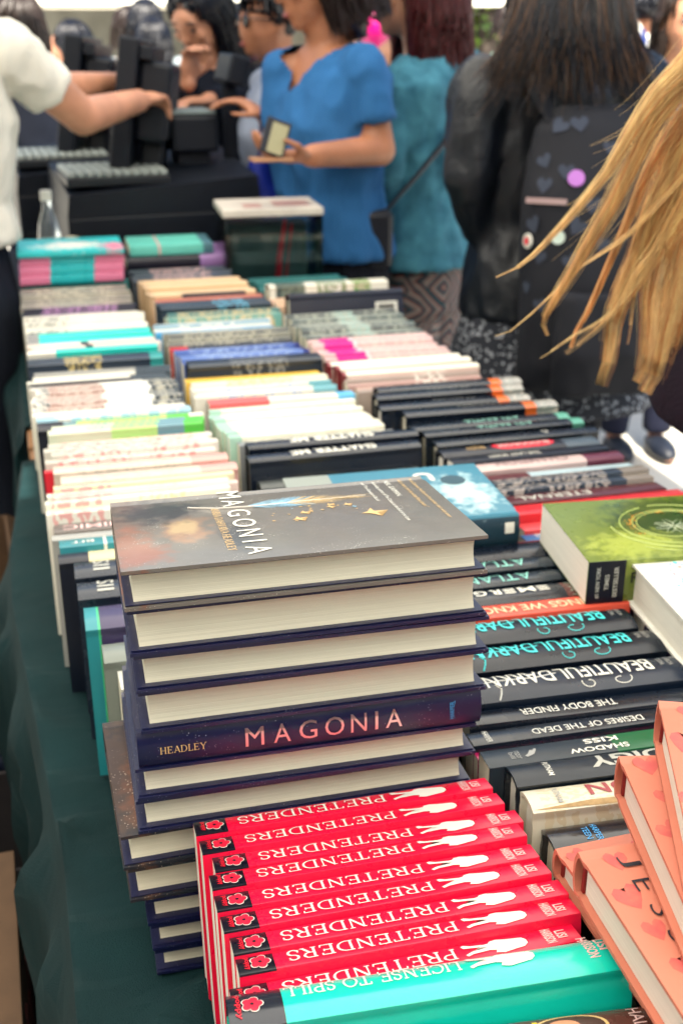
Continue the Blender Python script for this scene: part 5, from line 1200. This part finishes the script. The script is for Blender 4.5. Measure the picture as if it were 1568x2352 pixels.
for p_, c_ in ((.5, (.03, .11, .13, 1)), (.68, (.25, .05, .05, 1)), (.82, (.2, .28, .26, 1))): e_ = cr.new(p_); e_.color = c_
l.new(fr_.outputs[0], rp.inputs[0]); l.new(rp.outputs[0], b.inputs[0])
bm = bmesh.new(); H = 1.56; yw = -48
loft(bm, [(P(0, 0, .43), .103 * H, .084 * H, yw), (P(0, 0, .50), .104 * H, .082 * H, yw), (P(0, 0, .56), .09 * H, .066 * H, yw)])
for s in (-1, 1): capsule(bm, P(s * .05, 0, .46), P(s * .052, .008, .27), .058 * H, .042 * H); tube(bm, [P(s * .052, .008, .27), P(s * .05, -.002, .05)], [.042 * H, .026 * H], 14)
me = fuse(bm, .01, 4); me.transform(Matrix.Translation(-B)); obj('leggings', me, LEGG, t)
sb = thing('shoulder_bag', 'dark bag strap across the back of the teal lace top', 'bag', atY(880, 480, 2.74))
bm = bmesh.new(); o_ = atY(880, 480, 2.74)
tube(bm, [atY(*p) - o_ for p in ((1052, 285, 2.80), (1005, 345, 2.765), (960, 400, 2.745), (915, 450, 2.74), (885, 485, 2.745))], .011, 8, flat=.35); obj('strap', bm, PM('dark_leather', (0, 0, 0)), sb)
bm = bmesh.new(); bx(bm, -.05, .02, -.03, .06, -.14, -.0, .015); obj('bag_body', bm, PM('dark_leather', (0, 0, 0)), sb)
# girl with the backpack
Y_ = 2.36
JK = PM('black_leather_jacket', (.011, .015, .02), .46, .2, 20, bump=.2, bs=90, spec=.6)
FLOR, n, l, b = newmat('black_floral_skirt'); b.inputs['Roughness'].default_value = .85
tc = n.new('ShaderNodeTexCoord'); v1 = n.new('ShaderNodeTexVoronoi'); v1.inputs['Scale'].default_value = 85; l.new(tc.outputs['Object'], v1.inputs['Vector'])
lt = n.new('ShaderNodeMath'); lt.operation = 'LESS_THAN'; lt.inputs[1].default_value = .34; l.new(v1.outputs['Distance'], lt.inputs[0])
mx = n.new('ShaderNodeMix'); mx.data_type = 'RGBA'; mx.inputs[6].default_value = (.015, .018, .028, 1); mx.inputs[7].default_value = (.30, .32, .36, 1); l.new(lt.outputs[0], mx.inputs[0]); l.new(mx.outputs[2], b.inputs[0])
t, M, B, P = person('long haired girl in a black leather jacket and floral skirt, back turned', 1.135, Y_, 1.565, 4, 'light', JK, FLOR, skirt=.365, bottom_name='skirt', top_name='jacket', arms={'shL': atY(1110, 215, Y_), 'elL': atY(1078, 400, Y_ - .03), 'wrL': atY(1105, 545, Y_ + .02), 'shR': atY(1470, 205, Y_ + .03), 'elR': atY(1520, 400, Y_ + .03), 'wrR': atY(1500, 540, Y_ + .1)}, build=1.22, face=False, fold=.013)
bm = bmesh.new(); 
for s in (-1, 1): tube(bm, [P(s * .05, 0, .42) - B, P(s * .052, .006, .27) - B, P(s * .05, -.004, .05) - B], [.056 * 1.565, .037 * 1.565, .027 * 1.565], 14)
obj('tights', bm, FAB('black_tights', (.012, .013, .018)), t, smooth=True)
hair(t, M, B, HAIR['long'], .13, 500, seed=12, volume=1.25, spread=1.15, width=.006)
rd = random.Random(21); cs, ce = [], []
for k in range(1900):                                            # straight fall over the collar, ends blown out to both sides
    u_ = rd.random(); sx_ = 1190 + 250 * u_ + rd.gauss(0, 6)
    fan = (u_ - .5) * 2; tx = sx_ + rd.gauss(0, 14) + (-85 * abs(fan) ** 1.3 if fan < 0 else 45 * abs(fan) ** 1.3); ty = rd.gauss(178, 30) if abs(fan) < .6 else rd.gauss(185, 22)
    if rd.random() < .07: tx += rd.choice((-1, 1)) * rd.uniform(20, 90); ty += rd.uniform(-20, 90)
    clump = 8 * math.sin(u_ * 47) ; dep = Y_ - .125 - .02 * rd.random(); bow = rd.gauss(0, 4)
    pts = []
    for g in (0, .2, .4, .55, .7, .85, 1):
        gx = sx_ + (tx - sx_) * g ** 2 + clump * g + bow * math.sin(g * 3); gy = -60 + (ty + 60) * g
        pts.append(atY(gx, gy, dep - .075 * math.sin(min(1, g * 1.15) * 1.57) * (1 if g < .95 else .97)) - B)
    (ce if rd.random() < .3 else cs).append(pts)
obj('loose_hair', strand_mesh(cs, .0016, .0006), HAIR['long'], t, smooth=True)
obj('loose_hair', strand_mesh(ce, .0013, .0005), HAIR['ends'], t, smooth=True)
bp = thing('backpack', 'black backpack with grey hearts and round pin badges', 'backpack', P(0, -.11, .62))
BPO = P(0, -.11, .62)
HM, n, l, b = newmat('black_canvas'); b.inputs['Roughness'].default_value = .8; b.inputs['Base Color'].default_value = (.005, .006, .012, 1)
bm = bmesh.new(); W = .168
loft(bm, [(Vector((.02, -.03, -.30)), W * .98, .075, 4), (Vector((.02, -.045, -.24)), W, .10, 4), (Vector((.02, -.045, -.08)), W * 1.02, .105, 4), (Vector((.015, -.03, .10)), W * .97, .09, 4), (Vector((.01, -.01, .22)), W * .8, .06, 4), (Vector((.01, .0, .26)), W * .5, .035, 4)])
obj('main_bag', fuse(bm, .01, 5, .007, 10, 5), HM, bp)
bm = bmesh.new(); loft(bm, [(Vector((.02, -.13, -.29)), W * .8, .03, 4), (Vector((.02, -.145, -.2)), W * .85, .045, 4), (Vector((.02, -.135, -.08)), W * .8, .035, 4)]); obj('front_pocket', fuse(bm, .009, 5, .006, 12, 8), HM, bp)
for s in (-1, 1):
    bm = bmesh.new(); tube(bm, [Vector((s * .10 + .01, -.01, .23)), Vector((s * .115, .05, .30)), Vector((s * .12, .12, .28))], .022, 8, flat=.3); obj('strap', bm, HM, bp)
from mathutils.bvhtree import BVHTree
dg = bpy.context.evaluated_depsgraph_get()
trees = []
for ch in bp.children:
    if ch.name.split('.')[0] in ('main_bag', 'front_pocket'):
        b3 = bmesh.new(); b3.from_mesh(ch.data); trees.append(BVHTree.FromBMesh(b3)); b3.free()
def onbag(px, py):
    """point of the bag's surface met by the surveyed sight line"""
    o_ = Vector((0, 0, CAMH)) - BPO; d = _ray(px, py).normalized(); best = None
    for tr_ in trees:
        h = tr_.ray_cast(o_, d)
        if h[0] is not None and (best is None or h[3] < best[3]): best = h
    return (best[0], best[1]) if best else None
def decal(name, px, py, pts, s, mat, lift=.002, thick=0, rot=0):
    h = onbag(px, py)
    if not h: return
    p, nn = h; a, b_, _ = basis(nn); bm = bmesh.new(); c, s_ = math.cos(rot), math.sin(rot)
    f = bm.faces.new([bm.verts.new(p + nn * lift + a * (x * c - y * s_) * s + b_ * (x * s_ + y * c) * s) for x, y in pts])
    if thick:
        e = bmesh.ops.extrude_face_region(bm, geom=[f]); bmesh.ops.translate(bm, vec=nn * thick, verts=[v for v in e['geom'] if isinstance(v, bmesh.types.BMVert)])
    bmesh.ops.triangulate(bm, faces=[q for q in bm.faces if len(q.verts) > 4]); bmesh.ops.recalc_face_normals(bm, faces=bm.faces); obj(name, bm, mat, bp)
CIRC = [(math.cos(i * math.pi / 10), math.sin(i * math.pi / 10)) for i in range(20)]
HGREY = FAB('heart_grey', (.10, .105, .125))
for px, py, s in ((1285, 290, .024), (1330, 285, .024), (1195, 300, .02), (1250, 370, .02), (1185, 450, .02), (1190, 505, .022), (1250, 425, .022), (1300, 395, .022), (1225, 515, .024), (1325, 520, .024), (1150, 500, .02), (1190, 560, .02), (1240, 590, .02), (1310, 600, .022), (1360, 470, .024), (1165, 590, .016), (1210, 660, .018), (1240, 700, .02), (1380, 560, .02), (1400, 340, .02), (1150, 650, .018), (1290, 660, .018)):
    decal('heart_patch', px, py, HEART, s * .78, HGREY, rot=random.uniform(-.6, .6))
for px, py, s, m in ((1322, 411, .018, ink('violet', (.5, .2, .6))), (1167, 512, .013, ink('lime', (.5, .6, .25))), (1215, 553, .016, WHITE), (1281, 545, .015, ink('mint_white', (.65, .75, .68)))):
    decal('pin_badge', px, py, CIRC, s * .9, m, thick=.004)
decal('badge_print', 1215, 553, CIRC, .008, REDI, lift=.0075)
decal('name_strip', 1255, 462, [(-1, -.16), (1, -.1), (1, .16), (-1, .1)], .042, ink('pinkish_grey', (.5, .38, .38)), thick=.003)
# woman with blonde hair at the right edge
t, M, B, P = person('woman with windblown blonde hair leaning in at the right edge', 1.05, 1.22, 1.56, -40, 'tan', FAB('dark_plum_top', (.05, .03, .04)), FAB('blue_jeans', (.025, .06, .16)), sleeve=.95, arms={'shL': Vector((.905, 1.20, 1.24)), 'elL': atY(1590, 890, 1.17), 'wrL': Vector((.92, 1.00, .84))}, head_yaw=-50)  # long dark sleeve stands in for the shaded skin of the arm
hair(t, M, B, HAIR['blonde_deep'], .2, 200, seed=31, volume=1.1)
def hz(p): return 1080 + p[0] * .4267, p[1] * .4267
LOCKS = [  # strands, depth, half width at root / middle / tip, tone (share of pale strands), guide
    (320, 1.08, 70, 26, 2, .85, [(1330, 120), (1176, 340), (1010, 500), (860, 720), (730, 930), (565, 1130), (400, 1310), (250, 1440), (40, 1530)], .45),
    (380, 1.09, 58, 32, 5, .75, [(1330, 230), (1176, 430), (1000, 630), (885, 850), (765, 1090), (645, 1290), (535, 1480), (435, 1640), (392, 1750), (440, 1850)], .25),
    (200, 1.11, 50, 18, 6, .25, [(1330, 330), (1176, 560), (1045, 770), (945, 950), (840, 1200), (745, 1420), (630, 1680), (565, 1790), (520, 1940)], .3),
    (620, 1.12, 80, 50, 26, .7, [(1340, 420), (1176, 700), (1070, 960), (970, 1180), (900, 1400), (815, 1580), (760, 1750), (735, 1950), (655, 2170)], .34),
    (520, 1.13, 90, 55, 20, .5, [(1350, 560), (1190, 900), (1110, 1150), (1030, 1350), (975, 1600), (965, 1800), (930, 2000), (870, 2095)], .42),
    (620, 1.15, 100, 70, 28, .6, [(1370, 680), (1230, 1000), (1150, 1300), (1080, 1600), (1020, 1850), (985, 2020), (890, 2185)], .4),
    (700, 1.18, 150, 110, 40, .35, [(1400, 500), (1290, 900), (1210, 1250), (1150, 1550), (1100, 1800), (1070, 2000), (1050, 2120)], .4),
    (700, 1.20, 150, 140, 70, .25, [(1420, 300), (1330, 700), (1260, 1100), (1220, 1450), (1180, 1750), (1150, 1950), (1130, 2080)], .25),
    (16, 1.10, 26, 12, 2, .8, [(1176, 900), (960, 1150), (800, 1300), (600, 1430), (420, 1600), (210, 1785), (80, 1812)], .3),
    (30, 1.10, 34, 15, 4, .8, [(1176, 1000), (1000, 1330), (880, 1480), (760, 1690), (570, 1860), (480, 1925)], .3),
    (12, 1.10, 24, 10, 2, .8, [(1176, 1100), (920, 1500), (740, 1700), (560, 1800), (430, 1890), (330, 1955)], .25),
    (24, 1.12, 26, 12, 5, .6, [(1176, 1200), (1010, 1400), (890, 1560), (860, 1750), (830, 1930)], .3),
    (20, 1.09, 90, 90, 130, .9, [(1250, 250), (1060, 480), (900, 640), (780, 720), (640, 780), (480, 850)], .6),
    (20, 1.09, 90, 110, 150, .9, [(1250, 400), (1000, 720), (800, 930), (620, 1040), (430, 1120)], .6),
    (24, 1.10, 90, 120, 170, .9, [(1250, 600), (1000, 900), (800, 1180), (620, 1380), (420, 1560)], .6),
]
rd = random.Random(5); light, deep, fine = [], [], []
for li, (nl, dep, w0, w1, w2, tone, gd, ragged) in enumerate(LOCKS):
    m_ = len(gd); gd = [hz(p) for p in gd]
    for k in range(nl):
        a_, b_ = rd.gauss(0, .5), rd.gauss(0, .5); ph = rd.uniform(0, 6); cut = 1 - min(.9, ragged * 1.25 + .10) * rd.random() ** (1.0 if li else .7); crossing = rd.gauss(0, .35); pts = []
        for i, (gx, gy) in enumerate(gd):
            g = i / (m_ - 1); wd = (w0 + (w1 - w0) * min(1, g * 2)) if g < .5 else (w1 + (w2 - w1) * (g - .5) * 2)
            nx, ny = gd[min(i + 1, m_ - 1)][0] - gd[max(i - 1, 0)][0], gd[min(i + 1, m_ - 1)][1] - gd[max(i - 1, 0)][1]; ln = math.hypot(nx, ny)
            off = (a_ + crossing * math.sin(g * 3 + ph) * .8) * wd * .4267
            pts.append(atY(gx - ny / ln * off, gy + nx / ln * off, dep + b_ * wd * .00022))
        sm = []
        for i in range(m_ - 1):
            a, b, c, d = pts[max(0, i - 1)], pts[i], pts[i + 1], pts[min(m_ - 1, i + 2)]
            for q in (0, .5): sm.append(.5 * ((2 * b) + (c - a) * q + (2 * a - 5 * b + 4 * c - d) * q * q + (3 * b - a - 3 * c + d) * q ** 3))
        sm.append(pts[-1]); sm = [q - B for q in sm[:max(6, int(len(sm) * cut))]]
        (fine if li >= 12 else (light if rd.random() < tone else deep)).append(sm)
for nm, cs, mt, r0 in (('blonde_locks', light, HAIR['blonde'], .00032), ('blonde_locks', deep, HAIR['blonde_deep'], .00034), ('blonde_wisps', fine, HAIR['blonde'], .00014)):
    obj(nm, strand_mesh(cs, r0, r0 * .45), mt, t, smooth=True)

# ---------------------------------------------------------------- people farther off
CR = 'people in the background crowd'
def far(label, px, py, Y, H, yaw, skin, top, hm, hl, head_yaw=None, face=True, bottom=(.03, .03, .05), arms=None, sleeve=1.0):
    """px,py = where the middle of the head is seen"""
    q = atY(px, py, Y); z0 = ground_z(q.x, Y); H = (q.z - z0) / .928
    t, M, B, P = person(label, q.x, Y - .03, H, yaw, skin, FAB('crowd_%d' % abs(hash(str(top)) % 99999) if False else 'crowd_%03d%03d%03d' % tuple(int(c * 999) for c in top), top), FAB('crowd_low_%03d' % int(bottom[2] * 999), bottom), hair=None, z0=z0, head_yaw=head_yaw, face=face, vox=.016, fingers=False, group=CR, arms=arms, sleeve=sleeve)
    hair(t, M, B, HAIR[hm], hl, 110, .012, seed=int(px)); return t, M, B, P
far('small girl with long black hair and a mauve top', 183, 112, 6.6, 1.3, -60, 'light', (.28, .25, .36), 'black', .24, head_yaw=-80)
far('brown haired person with a red band behind the white t-shirt', 62, 70, 4.4, 1.5, -40, 'light', (.10, .10, .12), 'brown', .26)
far('dark haired boy seen between the blue shirt and the red hair', 935, 130, 4.2, 1.4, -150, 'mid', (.05, .09, .22), 'black', .0)
t, M, B, P = far('person behind the red haired woman raising a bare arm', 985, 60, 3.9, 1.5, -140, 'light', (.7, .68, .6), 'brown', .05, arms={'shR': atY(868, 160, 3.85), 'elR': atY(880, 130, 3.8), 'wrR': atY(935, 72, 3.8)}, sleeve=.3)
t, M, B, P = far('woman at the right edge with brown hair and grey top', 1545, 55, 3.4, 1.5, -170, 'light', (.42, .43, .42), 'brown', .12)
t, M, B, P = far('man with black hair beyond the backpack girl, blue and white bundle on his shoulder', 1478, 22, 4.2, 1.6, 20, 'mid', (.03, .04, .07), 'black', .0, face=False)
bd = thing('bundle', 'blue and white bundle on the shoulder of the black haired man', 'bundle', atY(1455, 85, 4.0))
bm = bmesh.new(); ell(bm, (0, 0, 0), (.03, .03, .05)); ell(bm, (.05, 0, -.02), (.035, .03, .03)); obj('white_part', fuse(bm, .006, 3, .006), WHITE, bd)
bm = bmesh.new(); ell(bm, (.02, -.01, -.03), (.02, .03, .06)); ell(bm, (-.02, 0, -.06), (.025, .03, .03)); obj('blue_part', fuse(bm, .006, 3, .006), ink('royal_blue', (.04, .08, .28)), bd)
t, M, B, P = far('person in sunglasses and pale plaid shirt behind the woman in blue', 650, 52, 3.5, 1.6, -100, 'mid', (.42, .47, .58), 'black', .0); glasses(t, M, B)
CW = [(285, 70, 9, 110, 'light', (.75, .5, .3), 'brown', .1, 'far person in an orange top left of the registers'), (610, 95, 7.5, 60, 'light', (.7, .65, .6), 'brown', .2, 'far person in cream right of the pink balloon'), (520, 100, 6.5, 150, 'light', (.25, .45, .55), 'black', .1, 'far person in turquoise right of the navy jacket'), (800, 110, 6.2, 200, 'tan', (.75, .7, .62), 'black', .0, 'far person in white behind the blue shoulder'), (345, 105, 6.8, 30, 'light', (.55, .2, .25), 'black', .1, 'far person in a wine red top behind the registers'), (330, 62, 8, 20, 'mid', (.35, .4, .42), 'black', .1, 'far person in a grey top left of the navy jacket'), (305, 85, 9.5, 160, 'light', (.7, .68, .62), 'brown', .0, 'far person in white left of the grey top'),
      (548, 70, 8, 200, 'mid', (.12, .15, .2), 'black', .22, 'far person in dark clothes beside the pink balloon'), (500, 60, 10, 30, 'light', (.2, .4, .5), 'brown', .1, 'far person in a pale blue top right of the navy jacket'),
      (590, 35, 11, 90, 'light', (.65, .6, .5), 'brown', .0, 'far person in beige above the pink balloon'), (1160, 75, 5.5, 170, 'light', (.4, .4, .38), 'brown', .0, 'far person in grey beside the white tent pole'),
      (455, 48, 13, 100, 'mid', (.5, .5, .46), 'black', .1, 'far person in grey before the market booth'), (780, 40, 9, 190, 'light', (.55, .3, .35), 'brown', .1, 'far person in dusty pink near the balloons'), (1210, 60, 8, 20, 'mid', (.2, .3, .25), 'black', .0, 'far person in green right of the white pole')]
for px, py, Y, yw, sk, tp, hm, hl, lab in CW: far(lab, px, py, Y, 1.5, yw, sk, tp, hm, hl)
# balloons
def balloon(label, px, py, Y, r, mat):
    p = atY(px, py, Y); b = thing('balloon', label, 'balloon', p); bm = bmesh.new(); vs = ell(bm, (0, 0, 0), (r, r, r * 1.15), seg=20)
    for v in vs:
        if v.co.z < 0: v.co.x *= 1 + .25 * v.co.z / r; v.co.y *= 1 + .25 * v.co.z / r
    obj('balloon_skin', bm, mat, b, smooth=True); bm = bmesh.new(); tube(bm, [(0, 0, -r * 1.13), (0, 0, -r * 1.22)], [.004, .012], 8); obj('knot', bm, mat, b)
    bm = bmesh.new(); tube(bm, [(0, 0, -r * 1.22), (.02, 0, -r * 1.6), (0, .02, -r * 2.2 - .3)], .0015, 4); obj('string', bm, WHITE, b)
PK = PM('pink_balloon', (.75, .02, .28), .25, .03, spec=.6); WB = PM('white_balloon', (.8, .78, .72), .3, .03); FK = PM('magenta_balloon', (.78, .03, .45), .25, .03)
balloon('magenta balloon between the navy jacket and the sunglasses', 575, 105, 5.0, .05, FK)
balloon('large hot pink balloon above the blue shirt', 862, 62, 5.2, .085, PK); balloon('hot pink balloon left of the large one', 818, 50, 5.4, .06, PK); balloon('white balloon on top of the pink ones', 878, 8, 5.3, .07, WB)
# slatted screen
sc = thing('slatted_screen', 'pale slatted screen behind the small girl', 'screen', (atY(240, 100, 12).x, 12, ground_z(0, 12)))
SLT = PM('cream_slats', (.76, .70, .56), .6); bm = bmesh.new()
for k in range(22): bx(bm, -.75, .75, -.012, .012, .35 + .047 * k, .373 + .047 * k)
obj('slats', bm, SLT, sc)
for x in (-.75, 0, .75): obj('post', box_bm(x - .025, x + .025, .013, .05, 0, 1.45), SLT, sc)
obj('dark_backing', box_bm(-.74, .74, .051, .06, .1, 1.4), PM('dark_backing_board', (.06, .06, .06), .8), sc)
# market booth far back
p = atY(400, 30, 16); bt_ = thing('market_booth', 'long white market booth across the far background', 'booth', (p.x + .6, 16, ground_z(0, 16)))
WF = PM('white_marquee_canvas', (.8, .78, .68), .8, .04, 3)
bm = bmesh.new(); v = bx(bm, -3.2, 3.4, -1.5, 1.5, 2.12, 3.6)
for q in v:
    if q.co.z > 3: q.co.x *= .8; q.co.y *= .1
obj('roof', bm, WF, bt_)
for x in (-3.1, -1, 1.1, 3.3):
    bm = bmesh.new(); tube(bm, [(x, -1.45, 0), (x, -1.45, 2.12)], .025, 8); obj('pole', bm, STEEL, bt_)
obj('counter', box_bm(-3.0, 3.1, -1.3, -.7, .0, .95), WF, bt_)
obj('back_curtain', box_bm(-3.1, 3.3, 1.3, 1.33, 0, 2.1), PM('blue_grey_curtain', (.36, .36, .34), .9, .3, 2), bt_)
rd = random.Random(3)
for k in range(14):
    c_ = rd.choice([(.1, .2, .4), (.4, .15, .1), (.5, .45, .2), (.05, .06, .1), (.2, .3, .3)]); x = -2.8 + .42 * k
    bm = bmesh.new(); bx(bm, -.12, .12, -.1, .1, 0, rd.uniform(.15, .4), .01); q = tag(obj('carton', bm, PM('goods_%d' % (k % 5), c_, .6)), 'small goods carton on the far booth counter', 'carton', 'goods on the far booth counter'); q.location = (p.x + .6 + x, 15, ground_z(0, 16) + .951)
# greenery
LEAF = [PM('leaf_%d' % i, c, .6, .3, 3) for i, c in enumerate(((.16, .26, .04), (.28, .36, .05), (.10, .18, .04)))]
def tree(label, x, y, h, r, seed):
    rd = random.Random(seed); t = thing('tree', label, 'tree', (x, y, ground_z(x, y)), group=None)
    bm = bmesh.new(); tube(bm, [(0, 0, 0), (.1, 0, h * .3), (0, .1, h * .6), (.1, 0, h * .85)], [.22, .17, .11, .04], 10)
    for k in range(7):
        a = rd.uniform(0, 6.3); tube(bm, [(.05, 0, h * (.25 + .07 * k)), (r * .4 * math.cos(a), r * .4 * math.sin(a), h * (.38 + .07 * k)), (r * .8 * math.cos(a), r * .8 * math.sin(a), h * (.48 + .07 * k))], [.07, .05, .015], 6)
    obj('trunk', bm, PM('bark', (.12, .09, .07), .9, .2, 20), t)
    for i in range(3):
        bm = bmesh.new()
        for k in range(2600):
            cl = rd.randrange(16); ca = random.Random(seed * 100 + cl); cc = Vector((ca.uniform(-.8, .8) * r, ca.uniform(-.8, .8) * r, h * ca.uniform(.22, .95)))
            p = cc + Vector((rd.gauss(0, .28 * r), rd.gauss(0, .28 * r), rd.gauss(0, .09 * h))); a, b_, _ = basis(Vector((rd.gauss(0, 1), rd.gauss(0, 1), rd.gauss(.5, 1)))); s = rd.uniform(.08, .16)
            bm.faces.new([bm.verts.new(p + a * s * u_ + b_ * s * v_ * .6) for u_, v_ in ((-1, 0), (0, -1), (1, 0), (0, 1))])
        obj('crown', bm, LEAF[i], t)
p = atY(1110, 20, 20); tree('leafy tree far behind the red haired woman', p.x, 20, 6, 2.4, 1)
p = atY(830, 20, 24); tree('leafy tree far behind the balloons', p.x, 24, 6.5, 2.6, 2)
p = atY(1330, 20, 22); tree('leafy tree far behind the girl with the backpack', p.x, 22, 6, 2.5, 3)
p = atY(1530, 20, 26); tree('leafy tree at the far right of the plaza', p.x, 26, 6.5, 2.8, 4)
# pale building closing the view
p = atY(300, 20, 45); bl = thing('building', 'pale low building closing the view behind the booth', 'building', (p.x + 2, 48, -.6))
bm = bmesh.new(); bx(bm, -40, 45, 0, 8, 0, 9); obj('wall', bm, PM('cream_render', (.66, .62, .52), .85, .06, .5), bl)
bm = bmesh.new(); bx(bm, -40.3, 45.3, -.4, 8.3, 9.01, 9.4); obj('cornice', bm, PM('cream_render', (0, 0, 0)), bl)
for k in range(12):
    wq = obj('window', box_bm(-36 + 6.5 * k, -33.4 + 6.5 * k, -.05, -.005, 3.2, 6.2), PM('window_glass', (.05, .07, .09), .1), bl); obj('frame', box_bm(-36.15 + 6.5 * k, -33.25 + 6.5 * k, -.08, -.055, 3.05, 3.2), WHITE, wq)
